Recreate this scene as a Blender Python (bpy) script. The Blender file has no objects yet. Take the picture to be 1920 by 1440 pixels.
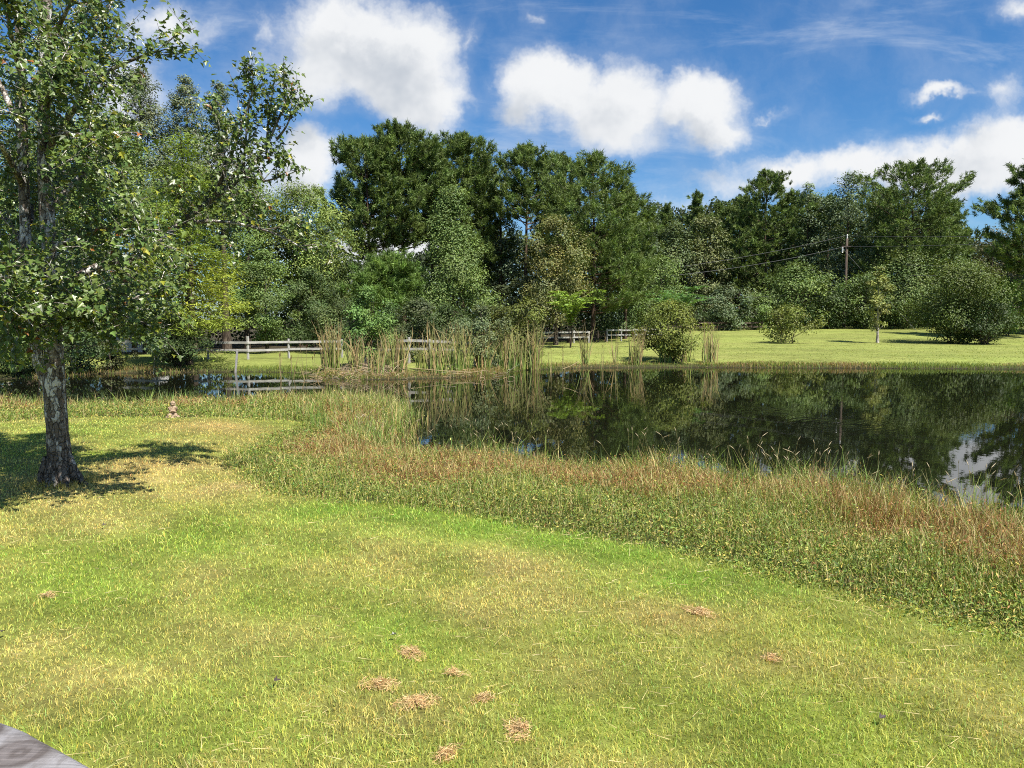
import bpy, math, random
import numpy as np
from mathutils import Vector
from math import radians as RAD

sc = bpy.context.scene
COL = sc.collection
F = 1450.0
PITCH = RAD(4.85)
CAM = np.array([0.0, 0.0, 2.7])
SUN_AZ, SUN_EL = RAD(136), RAD(57)     # azimuth clockwise from +Y (view direction), towards the sun
SUN = np.array([math.sin(SUN_AZ)*math.cos(SUN_EL), math.cos(SUN_AZ)*math.cos(SUN_EL), math.sin(SUN_EL)])

# ------------------------------------------------------------------ pixel helpers
def ray(px, py):
    xc = (px-960)/F; yc = (720-py)/F
    return np.array([xc, math.cos(PITCH)+yc*math.sin(PITCH), -math.sin(PITCH)+yc*math.cos(PITCH)])
def at_z(px, py, z=0.0):
    d = ray(px, py); return CAM + d*((z-CAM[2])/d[2])
def at_y(px, py, Y):
    d = ray(px, py); return CAM + d*(Y/d[1])

# ------------------------------------------------------------------ noise
_tab = np.random.default_rng(5).random((256, 256))
def vnoise(x, y, scale=1.0, seed=0):
    x = np.asarray(x, float)/scale + seed*17.3; y = np.asarray(y, float)/scale + seed*9.1
    xi = np.floor(x).astype(int); yi = np.floor(y).astype(int)
    fx = x-xi; fy = y-yi
    fx = fx*fx*(3-2*fx); fy = fy*fy*(3-2*fy)
    g = lambda a, b: _tab[a & 255, b & 255]
    return (g(xi, yi)*(1-fx)+g(xi+1, yi)*fx)*(1-fy)+(g(xi, yi+1)*(1-fx)+g(xi+1, yi+1)*fx)*fy
def fbm(x, y, scale, seed=0, n=3):
    s = 0; a = 1; t = 0
    for i in range(n):
        s = s + a*vnoise(x, y, scale/2**i, seed+i*3); t += a; a *= .5
    return s/t
def sstep(a, b, x):
    t = np.clip((x-a)/(b-a), 0, 1); return t*t*(3-2*t)

# ------------------------------------------------------------------ pond outline and terrain
near_px = [(2500, 1050), (2100, 1025), (1920, 1008), (1780, 988), (1650, 962), (1500, 932), (1320, 908), (1150, 893), (1000, 884), (900, 874),
           (830, 872), (760, 868), (700, 850), (712, 822), (742, 790), (738, 768), (700, 757), (640, 757), (540, 764), (400, 770), (250, 772), (100, 773), (0, 776), (-150, 774), (-300, 766)]
far_px = [(-420, 735), (-300, 722), (-120, 715), (0, 711), (120, 705), (210, 700), (300, 699), (370, 698), (480, 697), (580, 700), (618, 709),
          (680, 712), (760, 711), (860, 708), (930, 701), (985, 694), (1100, 690), (1300, 689), (1500, 690), (1700, 691), (1920, 692), (2200, 695), (2600, 705)]
POND = np.array([at_z(*p)[:2] for p in near_px] + [at_z(*p)[:2] for p in far_px])

def sdist(x, y, poly):
    """signed distance to a polygon, positive outside"""
    x = np.asarray(x, float); y = np.asarray(y, float)
    d = np.full(x.shape, 1e9); ins = np.zeros(x.shape, bool)
    n = len(poly)
    for i in range(n):
        ax, ay = poly[i]; bx, by = poly[(i+1) % n]
        ex, ey = bx-ax, by-ay
        t = np.clip(((x-ax)*ex+(y-ay)*ey)/(ex*ex+ey*ey), 0, 1)
        d = np.minimum(d, (x-ax-t*ex)**2+(y-ay-t*ey)**2)
        if by != ay:
            ins ^= ((ay > y) != (by > y)) & (x < (bx-ax)*(y-ay)/(by-ay)+ax)
    return np.where(ins, -np.sqrt(d), np.sqrt(d))
def hgt(x, y, sd=None):
    x = np.asarray(x, float); y = np.asarray(y, float)
    if sd is None: sd = sdist(x, y, POND)
    far = sstep(34, 40, y)
    rise_n = 0.10*sstep(0, .35, sd)+.38*sstep(.2, 4.2, sd)
    rise_f = 0.12*sstep(0, .35, sd)+.26*sstep(.2, 5, sd)
    h = rise_n*(1-far)+rise_f*far
    h = h + far*(np.clip(y-44, 0, 24)*.009+np.clip(y-68, 0, 30)*.032*sstep(2, 24, x)+np.clip(y-68, 0, 30)*.006)
    h = h + (fbm(x, y, 3.0, 2)-.5)*.06*sstep(.4, 3, sd)
    return np.where(sd < 0, -0.9*sstep(0, 3.0, -sd), h)
def h1(x, y): return float(hgt(np.array([x]), np.array([y]))[0])
def ground(px, py):
    z = .45
    for _ in range(12):
        p = at_z(px, py, z); z = .5*z+.5*h1(p[0], p[1])
    p[2] = h1(p[0], p[1]); return p

lawn_px = [(2500, 1330), (2150, 1250), (1920, 1192), (1750, 1150), (1600, 1112), (1400, 1062), (1200, 1022), (1000, 986), (800, 952), (620, 937), (530, 925), (455, 895), (430, 872),
           (445, 850), (500, 822), (575, 800), (565, 791), (480, 785), (330, 784), (200, 781), (100, 785), (0, 791), (-200, 800), (-500, 810)]
LAWN = np.array([ground(*p)[:2] for p in lawn_px] + [(-60, 20), (-60, -30), (40, -30), (30, 2)])
NEARW = LAWN

# ------------------------------------------------------------------ mesh builder
class MB:
    def __init__(self): self.v = []; self.loops = []; self.sizes = []; self.c = []; self.mi = []; self.n = 0; self.sm = []
    def add(self, v, f, col=None, mi=0, smooth=False):
        """v (n,3); f (m,k) int; col (3,) or (m,3)"""
        v = np.asarray(v, np.float32).reshape(-1, 3); f = np.asarray(f, np.int64)
        m, k = f.shape
        self.v.append(v); self.loops.append((f+self.n).ravel()); self.sizes.append(np.full(m, k, np.int32))
        c = np.ones((m, 4), np.float32)
        if col is not None: c[:, :3] = col
        self.c.append(c); self.mi.append(np.full(m, mi, np.int32)); self.sm.append(np.full(m, smooth)); self.n += len(v)
    def tube(self, P, R, k=6, col=None, mi=0, cap=False, jit=0, rng=None):
        P = np.asarray(P, float); n = len(P); R = np.broadcast_to(np.asarray(R, float), (n,))
        T = np.gradient(P, axis=0); T /= np.linalg.norm(T, axis=1)[:, None]+1e-9
        ref = np.array([0, 0, 1.]) if abs(T[:, 2]).mean() < .8 else np.array([1., 0, 0])
        U = np.cross(T, ref); U /= np.linalg.norm(U, axis=1)[:, None]+1e-9
        W = np.cross(T, U)
        a = np.arange(k)*2*np.pi/k
        rr = R[:, None]*np.ones(k)
        if jit and rng is not None: rr = rr*(1+jit*(rng.random((n, k))-.5)*2)
        V = P[:, None]+rr[..., None]*(np.cos(a)[None, :, None]*U[:, None]+np.sin(a)[None, :, None]*W[:, None])
        i = np.arange(n-1)[:, None]*k; j = np.arange(k)[None]; j2 = (j+1) % k
        Fc = np.stack([i+j, i+j2, i+k+j2, i+k+j], -1).reshape(-1, 4)
        self.add(V.reshape(-1, 3), Fc, col, mi, True)
        if cap:
            b = self.n-n*k
            for s in (0, (n-1)*k):
                self.loops.append(np.arange(b+s, b+s+k)); self.sizes.append(np.array([k], np.int32))
                c = np.ones((1, 4), np.float32)
                if col is not None: c[0, :3] = col
                self.c.append(c); self.mi.append(np.array([mi], np.int32)); self.sm.append(np.array([False]))
    def box(self, c, s, rz=0, col=None, mi=0, tilt=None):
        x, y, z = np.array(s)/2
        V = np.array([[a*x, b*y, d*z] for a in (-1, 1) for b in (-1, 1) for d in (-1, 1)])
        if tilt is not None: V = V @ np.array(tilt).T
        ca, sa = math.cos(rz), math.sin(rz)
        V = V @ np.array([[ca, sa, 0], [-sa, ca, 0], [0, 0, 1]]) + np.array(c)
        self.add(V, [[0, 1, 3, 2], [4, 6, 7, 5], [0, 4, 5, 1], [2, 3, 7, 6], [0, 2, 6, 4], [1, 5, 7, 3]], col, mi)
    def beam(self, a, b, w, h, col=None, ext=0):
        a = np.array(a, float); b = np.array(b, float); d = b-a; L = np.linalg.norm(d); d /= L
        a = a-d*ext; b = b+d*ext
        s = np.cross(d, [0, 0, 1]); s /= np.linalg.norm(s); u = np.cross(s, d)
        V = [p+s*w/2*i+u*h/2*j for p in (a, b) for i in (-1, 1) for j in (-1, 1)]
        self.add(V, [[0, 1, 3, 2], [4, 6, 7, 5], [0, 4, 5, 1], [2, 3, 7, 6], [0, 2, 6, 4], [1, 5, 7, 3]], col)
    def build(self, name, mats, parent=None, loc=None, bevel=0):
        me = bpy.data.meshes.new(name)
        V = np.concatenate(self.v); L = np.concatenate(self.loops).astype(np.int32); S = np.concatenate(self.sizes)
        me.vertices.add(len(V)); me.vertices.foreach_set('co', V.ravel())
        me.loops.add(len(L)); me.loops.foreach_set('vertex_index', L)
        me.polygons.add(len(S)); st = np.zeros(len(S), np.int32); st[1:] = np.cumsum(S)[:-1]
        me.polygons.foreach_set('loop_start', st)
        me.polygons.foreach_set('material_index', np.concatenate(self.mi))
        me.polygons.foreach_set('use_smooth', np.concatenate(self.sm))
        at = me.attributes.new('col', 'FLOAT_COLOR', 'FACE'); at.data.foreach_set('color', np.concatenate(self.c).ravel())
        me.update(calc_edges=True); me.validate()
        for m in (mats if isinstance(mats, (list, tuple)) else [mats]): me.materials.append(m)
        o = bpy.data.objects.new(name, me); COL.objects.link(o)
        if parent is not None: o.parent = parent
        if loc is not None: o.location = loc
        if bevel:
            b = o.modifiers.new('b', 'BEVEL'); b.width = bevel; b.segments = 2; b.limit_method = 'ANGLE'
        return o

def tag(o, label=None, cat=None, group=None, kind=None):
    if label: o['label'] = label
    if cat: o['category'] = cat
    if group: o['group'] = group
    if kind: o['kind'] = kind
    return o
def thing(name, label, cat, loc=(0, 0, 0), rz=0, group=None):
    o = bpy.data.objects.new(name, None); COL.objects.link(o); o.empty_display_size = .2
    o.location = loc; o.rotation_euler = (0, 0, rz)
    return tag(o, label, cat, group)

# ------------------------------------------------------------------ materials
class NT:
    def __init__(self, name):
        self.m = bpy.data.materials.new(name); self.m.use_nodes = True
        self.t = self.m.node_tree; self.t.nodes.clear()
        self.out = self.n('ShaderNodeOutputMaterial')
    def n(self, typ, **kw):
        nd = self.t.nodes.new(typ)
        for k, v in kw.items():
            if k.startswith('i_'):
                key = k[2:]; key = int(key) if key.isdigit() else key.replace('_', ' ')
                nd.inputs[key].default_value = v
            else: setattr(nd, k, v)
        return nd
    def l(self, a, b): self.t.links.new(a, b)

def veg_mat(name, trans=.3, rough=.5, spec=.35, tcol=(1.25, 1.2, .55)):
    k = NT(name)
    a = k.n('ShaderNodeAttribute', attribute_name='col')
    p = k.n('ShaderNodeBsdfPrincipled', i_Roughness=rough); p.inputs['Specular IOR Level'].default_value = spec
    k.l(a.outputs['Color'], p.inputs['Base Color'])
    mu = k.n('ShaderNodeMix', data_type='RGBA', blend_type='MULTIPLY'); mu.inputs[0].default_value = 1
    k.l(a.outputs['Color'], mu.inputs[6]); mu.inputs[7].default_value = (*tcol, 1)
    tr = k.n('ShaderNodeBsdfTranslucent'); k.l(mu.outputs[2], tr.inputs['Color'])
    mx = k.n('ShaderNodeMixShader'); mx.inputs[0].default_value = trans
    k.l(p.outputs[0], mx.inputs[1]); k.l(tr.outputs[0], mx.inputs[2]); k.l(mx.outputs[0], k.out.inputs[0])
    return k.m
M = {}
M['leaf'] = veg_mat('leaf', .22, .5, .28)
M['maple_leaf'] = veg_mat('maple_leaf', .25, .36, .5)
M['needle'] = veg_mat('pine_needle', .26, .55, .3, (1.1, 1.15, .7))
M['blade'] = veg_mat('grass_blade', .35, .5, .3)
M['straw'] = veg_mat('straw', .2, .7, .2, (1.1, 1.0, .8))

def bark_mat(name, dark, light, scale=6, zs=.35, thr=(.4, .62), bump=.6):
    k = NT(name)
    tc = k.n('ShaderNodeTexCoord'); mp = k.n('ShaderNodeMapping'); mp.inputs['Scale'].default_value = (1, 1, zs)
    k.l(tc.outputs['Object'], mp.inputs[0])
    nz = k.n('ShaderNodeTexNoise', i_Scale=scale, i_Detail=8, i_Roughness=.7, i_Distortion=.6); k.l(mp.outputs[0], nz.inputs[0])
    cr = k.n('ShaderNodeValToRGB'); cr.color_ramp.elements[0].position = thr[0]; cr.color_ramp.elements[1].position = thr[1]
    cr.color_ramp.elements[0].color = (*dark, 1); cr.color_ramp.elements[1].color = (*light, 1)
    k.l(nz.outputs[0], cr.inputs[0])
    p = k.n('ShaderNodeBsdfPrincipled', i_Roughness=.9); p.inputs['Specular IOR Level'].default_value = .15
    k.l(cr.outputs[0], p.inputs['Base Color'])
    b = k.n('ShaderNodeBump', i_Strength=bump, i_Distance=.03); k.l(nz.outputs[0], b.inputs['Height']); k.l(b.outputs[0], p.inputs['Normal'])
    k.l(p.outputs[0], k.out.inputs[0]); return k.m
M['bark'] = bark_mat('bark', (.03, .022, .016), (.12, .095, .07))
M['pine_bark'] = bark_mat('pine_bark', (.035, .024, .018), (.13, .085, .06))
M['pale_bark'] = bark_mat('pale_bark', (.16, .14, .12), (.5, .47, .42))
M['old_wood'] = bark_mat('old_wood', (.2, .19, .175), (.42, .4, .37), 8, .5, (.3, .7), .25)
M['white_wood'] = bark_mat('white_wood', (.22, .21, .2), (.44, .425, .4), 3, 1, (.3, .65), .2)
M['pole_wood'] = bark_mat('pole_wood', (.06, .045, .035), (.13, .1, .08), 5, .2)
M['stone'] = bark_mat('garden_stone', (.16, .1, .06), (.5, .38, .26), 22, 1, (.35, .65), .5)

def maple_bark():
    k = NT('maple_bark'); tc = k.n('ShaderNodeTexCoord')
    m1 = k.n('ShaderNodeMapping'); m1.inputs['Scale'].default_value = (1, 1, .42); k.l(tc.outputs['Object'], m1.inputs[0])
    n0 = k.n('ShaderNodeTexNoise', i_Scale=9.0, i_Detail=4); k.l(m1.outputs[0], n0.inputs[0])
    ml = k.n('ShaderNodeMix', data_type='RGBA'); ml.inputs[0].default_value = .12; k.l(m1.outputs[0], ml.inputs[6]); k.l(n0.outputs['Color'], ml.inputs[7])
    vo = k.n('ShaderNodeTexVoronoi', feature='DISTANCE_TO_EDGE', i_Scale=22.0); k.l(ml.outputs[2], vo.inputs['Vector'])
    vc = k.n('ShaderNodeTexVoronoi', i_Scale=22.0); k.l(ml.outputs[2], vc.inputs['Vector'])
    n1 = k.n('ShaderNodeTexNoise', i_Scale=30.0, i_Detail=6, i_Roughness=.7); k.l(tc.outputs['Object'], n1.inputs[0])
    n2 = k.n('ShaderNodeTexNoise', i_Scale=3.5, i_Detail=3); k.l(tc.outputs['Object'], n2.inputs[0])
    sx = k.n('ShaderNodeSeparateXYZ'); k.l(vc.outputs['Color'], sx.inputs[0])
    a1 = k.n('ShaderNodeMath', operation='MULTIPLY_ADD'); k.l(sx.outputs[0], a1.inputs[0]); a1.inputs[1].default_value = .5; k.l(n1.outputs[0], a1.inputs[2])
    a2 = k.n('ShaderNodeMath', operation='ADD'); k.l(a1.outputs[0], a2.inputs[0]); k.l(n2.outputs[0], a2.inputs[1])
    # rough dark bark near the roots, pale flaking plates above
    sz = k.n('ShaderNodeSeparateXYZ'); k.l(tc.outputs['Object'], sz.inputs[0])
    mz = k.n('ShaderNodeMapRange'); mz.inputs[1].default_value = .15; mz.inputs[2].default_value = 1.1; mz.inputs[3].default_value = -.24; mz.inputs[4].default_value = 0; k.l(sz.outputs[2], mz.inputs[0])
    a3 = k.n('ShaderNodeMath', operation='ADD'); k.l(a2.outputs[0], a3.inputs[0]); k.l(mz.outputs[0], a3.inputs[1])
    cr = k.n('ShaderNodeValToRGB'); e = cr.color_ramp.elements
    cr.color_ramp.interpolation = 'LINEAR'; e[0].position = .34; e[0].color = (.09, .07, .056, 1); e[1].position = .80; e[1].color = (.68, .65, .6, 1)
    x = e.new(.64); x.color = (.19, .155, .125, 1); x = e.new(.74); x.color = (.36, .325, .285, 1)
    sc_ = k.n('ShaderNodeMath', operation='MULTIPLY'); sc_.inputs[1].default_value = .56; k.l(a3.outputs[0], sc_.inputs[0]); k.l(sc_.outputs[0], cr.inputs[0])
    ed = k.n('ShaderNodeMapRange'); ed.inputs[1].default_value = 0; ed.inputs[2].default_value = .09; ed.inputs[3].default_value = .35; k.l(vo.outputs['Distance'], ed.inputs[0])
    mu = k.n('ShaderNodeMix', data_type='RGBA', blend_type='MULTIPLY'); mu.inputs[0].default_value = 1; k.l(cr.outputs[0], mu.inputs[6]); k.l(ed.outputs[0], mu.inputs[7])
    p = k.n('ShaderNodeBsdfPrincipled', i_Roughness=.9); p.inputs['Specular IOR Level'].default_value = .1; k.l(mu.outputs[2], p.inputs['Base Color'])
    hh = k.n('ShaderNodeMath', operation='ADD'); k.l(ed.outputs[0], hh.inputs[0]); k.l(a1.outputs[0], hh.inputs[1])
    b = k.n('ShaderNodeBump', i_Strength=.9, i_Distance=.025); k.l(hh.outputs[0], b.inputs['Height']); k.l(b.outputs[0], p.inputs['Normal'])
    k.l(p.outputs[0], k.out.inputs[0]); return k.m
def plain(name, col, rough=.6, metal=0):
    k = NT(name)
    tc = k.n('ShaderNodeTexCoord'); nz = k.n('ShaderNodeTexNoise', i_Scale=9.0, i_Detail=5); k.l(tc.outputs['Object'], nz.inputs[0])
    mr = k.n('ShaderNodeMapRange'); mr.inputs[3].default_value = .8; mr.inputs[4].default_value = 1.1; k.l(nz.outputs[0], mr.inputs[0])
    mu = k.n('ShaderNodeMix', data_type='RGBA', blend_type='MULTIPLY'); mu.inputs[0].default_value = 1; mu.inputs[6].default_value = (*col, 1)
    k.l(mr.outputs[0], mu.inputs[7])
    p = k.n('ShaderNodeBsdfPrincipled', i_Roughness=rough, i_Metallic=metal); k.l(mu.outputs[2], p.inputs['Base Color'])
    k.l(p.outputs[0], k.out.inputs[0]); return k.m
M['white_paint'] = plain('white_paint', (.78, .78, .76))
M['roof_grey'] = plain('roof_shingle', (.14, .13, .13), .9)
M['porcelain'] = plain('porcelain', (.6, .6, .58), .3)
M['wire'] = plain('wire', (.10, .10, .10), .5, .4)
M['dead_leaf'] = plain('dead_leaf', (.05, .035, .03), .7)

def ground_mat():
    k = NT('ground')
    a = k.n('ShaderNodeAttribute', attribute_name='gcol')
    g = k.n('ShaderNodeNewGeometry')
    n1 = k.n('ShaderNodeTexNoise', i_Scale=9.0, i_Detail=9, i_Roughness=.75); k.l(g.outputs['Position'], n1.inputs[0])
    n2 = k.n('ShaderNodeTexNoise', i_Scale=1.3, i_Detail=6, i_Roughness=.65); k.l(g.outputs['Position'], n2.inputs[0])
    m1 = k.n('ShaderNodeMapRange'); m1.inputs[1].default_value = .3; m1.inputs[2].default_value = .7; m1.inputs[3].default_value = .5; m1.inputs[4].default_value = 1.4
    k.l(n1.outputs[0], m1.inputs[0])
    m2 = k.n('ShaderNodeMapRange'); m2.inputs[1].default_value = .3; m2.inputs[2].default_value = .7; m2.inputs[3].default_value = .74; m2.inputs[4].default_value = 1.24
    k.l(n2.outputs[0], m2.inputs[0])
    mm = k.n('ShaderNodeMath', operation='MULTIPLY'); k.l(m1.outputs[0], mm.inputs[0]); k.l(m2.outputs[0], mm.inputs[1])
    mu = k.n('ShaderNodeMix', data_type='RGBA', blend_type='MULTIPLY'); mu.inputs[0].default_value = 1
    k.l(a.outputs['Color'], mu.inputs[6]); k.l(mm.outputs[0], mu.inputs[7])
    p = k.n('ShaderNodeBsdfPrincipled', i_Roughness=.95); p.inputs['Specular IOR Level'].default_value = .1
    k.l(mu.outputs[2], p.inputs['Base Color'])
    b = k.n('ShaderNodeBump', i_Strength=.5, i_Distance=.04); k.l(n1.outputs[0], b.inputs['Height']); k.l(b.outputs[0], p.inputs['Normal'])
    k.l(p.outputs[0], k.out.inputs[0]); return k.m
M['ground'] = ground_mat()

def water_mat():
    k = NT('pond_water')
    g = k.n('ShaderNodeNewGeometry')
    mp = k.n('ShaderNodeMapping'); mp.inputs['Scale'].default_value = (1.0, .55, 1); k.l(g.outputs['Position'], mp.inputs[0])
    n1 = k.n('ShaderNodeTexNoise', i_Scale=5.0, i_Detail=3, i_Roughness=.5); k.l(mp.outputs[0], n1.inputs[0])
    n2 = k.n('ShaderNodeTexNoise', i_Scale=.7, i_Detail=2); k.l(mp.outputs[0], n2.inputs[0])
    h = k.n('ShaderNodeMath', operation='MULTIPLY_ADD'); k.l(n1.outputs[0], h.inputs[0]); h.inputs[1].default_value = .0006
    s2 = k.n('ShaderNodeMath', operation='MULTIPLY'); s2.inputs[1].default_value = .0022; k.l(n2.outputs[0], s2.inputs[0]); k.l(s2.outputs[0], h.inputs[2])
    last = h.outputs[0]
    # rings where fish have risen
    for (px, py, r) in ((1440, 770, 1.6), (1585, 795, 2.0)):
        c = at_z(px, py)
        dd = k.n('ShaderNodeVectorMath', operation='DISTANCE'); k.l(g.outputs['Position'], dd.inputs[0]); dd.inputs[1].default_value = tuple(c)
        sn = k.n('ShaderNodeMath', operation='MULTIPLY'); sn.inputs[1].default_value = 22; k.l(dd.outputs['Value'], sn.inputs[0])
        si = k.n('ShaderNodeMath', operation='SINE'); k.l(sn.outputs[0], si.inputs[0])
        mr = k.n('ShaderNodeMapRange', interpolation_type='SMOOTHSTEP'); mr.inputs[1].default_value = 0; mr.inputs[2].default_value = r
        mr.inputs[3].default_value = .0011; mr.inputs[4].default_value = 0; k.l(dd.outputs['Value'], mr.inputs[0])
        ma = k.n('ShaderNodeMath', operation='MULTIPLY_ADD'); k.l(si.outputs[0], ma.inputs[0]); k.l(mr.outputs[0], ma.inputs[1]); k.l(last, ma.inputs[2])
        last = ma.outputs[0]
    b = k.n('ShaderNodeBump', i_Strength=1, i_Distance=1); k.l(last, b.inputs['Height'])
    p = k.n('ShaderNodeBsdfPrincipled', i_Roughness=.0, i_IOR=1.333)
    p.inputs['Base Color'].default_value = (.006, .007, .0035, 1)
    k.l(b.outputs[0], p.inputs['Normal']); k.l(p.outputs[0], k.out.inputs[0]); return k.m
M['water'] = water_mat()

def rail_mat():
    k = NT('weathered_rail')
    tc = k.n('ShaderNodeTexCoord')
    mp = k.n('ShaderNodeMapping'); mp.inputs['Scale'].default_value = (6, 1.3, 6); k.l(tc.outputs['Object'], mp.inputs[0])
    # two knots bend the grain round themselves
    kd = None
    for c, r in ((KNOT, .045), (KNOT2, .03)):
        d = k.n('ShaderNodeVectorMath', operation='DISTANCE'); k.l(tc.outputs['Object'], d.inputs[0]); d.inputs[1].default_value = c
        q = k.n('ShaderNodeMath', operation='DIVIDE'); k.l(d.outputs['Value'], q.inputs[0]); q.inputs[1].default_value = r
        if kd is None: kd = q
        else:
            mn = k.n('ShaderNodeMath', operation='MINIMUM'); k.l(kd.outputs[0], mn.inputs[0]); k.l(q.outputs[0], mn.inputs[1]); kd = mn
    w = k.n('ShaderNodeMath', operation='MULTIPLY_ADD'); ex = k.n('ShaderNodeMath', operation='POWER'); ex.inputs[0].default_value = .35; k.l(kd.outputs[0], ex.inputs[1])
    nz = k.n('ShaderNodeTexNoise', i_Scale=4.0, i_Detail=7, i_Roughness=.6, i_Distortion=1.2); k.l(mp.outputs[0], nz.inputs[0])
    k.l(ex.outputs[0], w.inputs[0]); w.inputs[1].default_value = 1.3; k.l(nz.outputs[0], w.inputs[2])
    sn = k.n('ShaderNodeMath', operation='MULTIPLY'); k.l(w.outputs[0], sn.inputs[0]); sn.inputs[1].default_value = 11
    si = k.n('ShaderNodeMath', operation='SINE'); k.l(sn.outputs[0], si.inputs[0])
    cr = k.n('ShaderNodeValToRGB'); e = cr.color_ramp.elements; e[0].position = 0; e[0].color = (.17, .155, .15, 1); e[1].position = 1; e[1].color = (.27, .26, .265, 1)
    mr = k.n('ShaderNodeMapRange'); mr.inputs[1].default_value = -1; k.l(si.outputs[0], mr.inputs[0]); k.l(mr.outputs[0], cr.inputs[0])
    mg_ = k.n('ShaderNodeMapping'); mg_.inputs['Rotation'].default_value = (0, 0, -RAILANG); mg_.inputs['Scale'].default_value = (5, 160, 20); k.l(tc.outputs['Object'], mg_.inputs[0])
    ng = k.n('ShaderNodeTexNoise', i_Scale=1.0, i_Detail=6, i_Roughness=.7, i_Distortion=.4); k.l(mg_.outputs[0], ng.inputs[0])
    gr2 = k.n('ShaderNodeMapRange'); gr2.inputs[1].default_value = .3; gr2.inputs[2].default_value = .62; gr2.inputs[3].default_value = .5; gr2.inputs[4].default_value = 1.12; k.l(ng.outputs[0], gr2.inputs[0])
    kr = k.n('ShaderNodeValToRGB'); e = kr.color_ramp.elements; e[0].position = .8; e[0].color = (.55, .5, .47, 1); e[1].position = 1.0; e[1].color = (1, 1, 1, 1)
    k.l(kd.outputs[0], kr.inputs[0])
    mu = k.n('ShaderNodeMix', data_type='RGBA', blend_type='MULTIPLY'); mu.inputs[0].default_value = 1; k.l(cr.outputs[0], mu.inputs[6]); k.l(kr.outputs[0], mu.inputs[7])
    p = k.n('ShaderNodeBsdfPrincipled', i_Roughness=.75); mu2 = k.n('ShaderNodeMix', data_type='RGBA', blend_type='MULTIPLY'); mu2.inputs[0].default_value = 1; k.l(mu.outputs[2], mu2.inputs[6]); k.l(gr2.outputs[0], mu2.inputs[7]); k.l(mu2.outputs[2], p.inputs['Base Color'])
    b = k.n('ShaderNodeBump', i_Strength=.6, i_Distance=.003); k.l(gr2.outputs[0], b.inputs['Height']); k.l(b.outputs[0], p.inputs['Normal'])
    k.l(p.outputs[0], k.out.inputs[0]); return k.m

# ------------------------------------------------------------------ lawn colour (what grows where)
STRAW = np.array([.66, .54, .20]); GREEN = np.array([.335, .415, .07]); LUSH = np.array([.27, .46, .055]); TAN = np.array([.68, .46, .2])
spots = []
for px, py, r, s, kind in [(400, 799, 1.5, 1.0, 'tan'), (470, 838, 1.3, .9, 'straw'), (420, 880, .8, .8, 'straw'), (440, 925, 1.0, .9, 'straw'), (300, 905, 1.2, .5, 'straw'), (520, 940, .7, .7, 'straw'), (270, 872, .9, .6, 'tan'),
                           (60, 930, 1.0, .5, 'straw'), (800, 1015, .9, .6, 'straw'), (700, 990, .8, .5, 'straw'), (950, 1050, .8, .5, 'straw'), (1290, 1160, .45, .7, 'tan'), (1200, 1150, .5, .45, 'straw'), (1600, 1250, .6, .5, 'straw'), (1850, 1330, .6, .6, 'straw'),
                           (1620, 1105, .5, .6, 'straw'), (700, 1050, .8, .4, 'straw'), (330, 1230, .6, .45, 'straw'), (100, 1300, .5, .5, 'straw'), (1000, 1130, .6, .35, 'straw'), (880, 1150, .5, .4, 'straw'), (1750, 1180, .5, .5, 'straw'), (1450, 1230, .4, .4, 'tan'),
                           (350, 1020, .9, .5, 'lush'), (620, 955, .8, .9, 'lush'), (760, 968, .8, .95, 'lush'), (900, 990, .8, 1, 'lush'), (1050, 1015, .7, 1, 'lush'), (1180, 1040, .7, .95, 'lush'), (1300, 1085, .6, .95, 'lush'), (1420, 1105, .5, .7, 'lush'), (560, 1010, .7, .4, 'lush'), (150, 1090, .6, .4, 'lush'), (740, 1170, .35, .5, 'lush'), (540, 1230, .4, .4, 'lush'),
                           (1330, 1120, .4, .8, 'lush'), (1800, 1180, .4, .5, 'lush'), (520, 797, 1.5, .5, 'lush'), (250, 800, 2.5, .4, 'lush')]:
    g = ground(px, py); spots.append((g[0], g[1], r, s, kind))
def lawn_col(x, y):
    x = np.asarray(x, float); y = np.asarray(y, float)
    n = fbm(x, y, 2.2, 1, 4); n2 = fbm(x+y*.4, y, .55, 7, 3); n3 = fbm(x, y*2.2, 1.2, 12, 3)
    s = sstep(.36, .72, n*.45+n2*.3+n3*.25+.02)
    lush = np.zeros_like(x); tan = np.zeros_like(x); st = np.zeros_like(x)
    wob = .75+.5*n2
    for (cx, cy, r, a, kind) in spots:
        g = a*np.exp(-(((x-cx)*wob)**2+((y-cy)*1.25*wob)**2)/(r*r))
        if kind == 'lush': lush = np.maximum(lush, g)
        elif kind == 'tan': tan = np.maximum(tan, g)
        else: st = np.maximum(st, g)
    s = np.clip(s*.72*(1-lush)+st*.5, 0, 1)[..., None]
    c = GREEN*(1-s)+STRAW*s
    l = (lush*.75)[..., None]; c = c*(1-l)+LUSH*l
    t = (tan*.7)[..., None]; c = c*(1-t)+TAN*t
    ls = sdist(x, y, LAWN)
    return c*(1+.085*np.sin(-ls*6.283/1.05+3*n)*sstep(.2, -.6, ls))[..., None]

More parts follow.
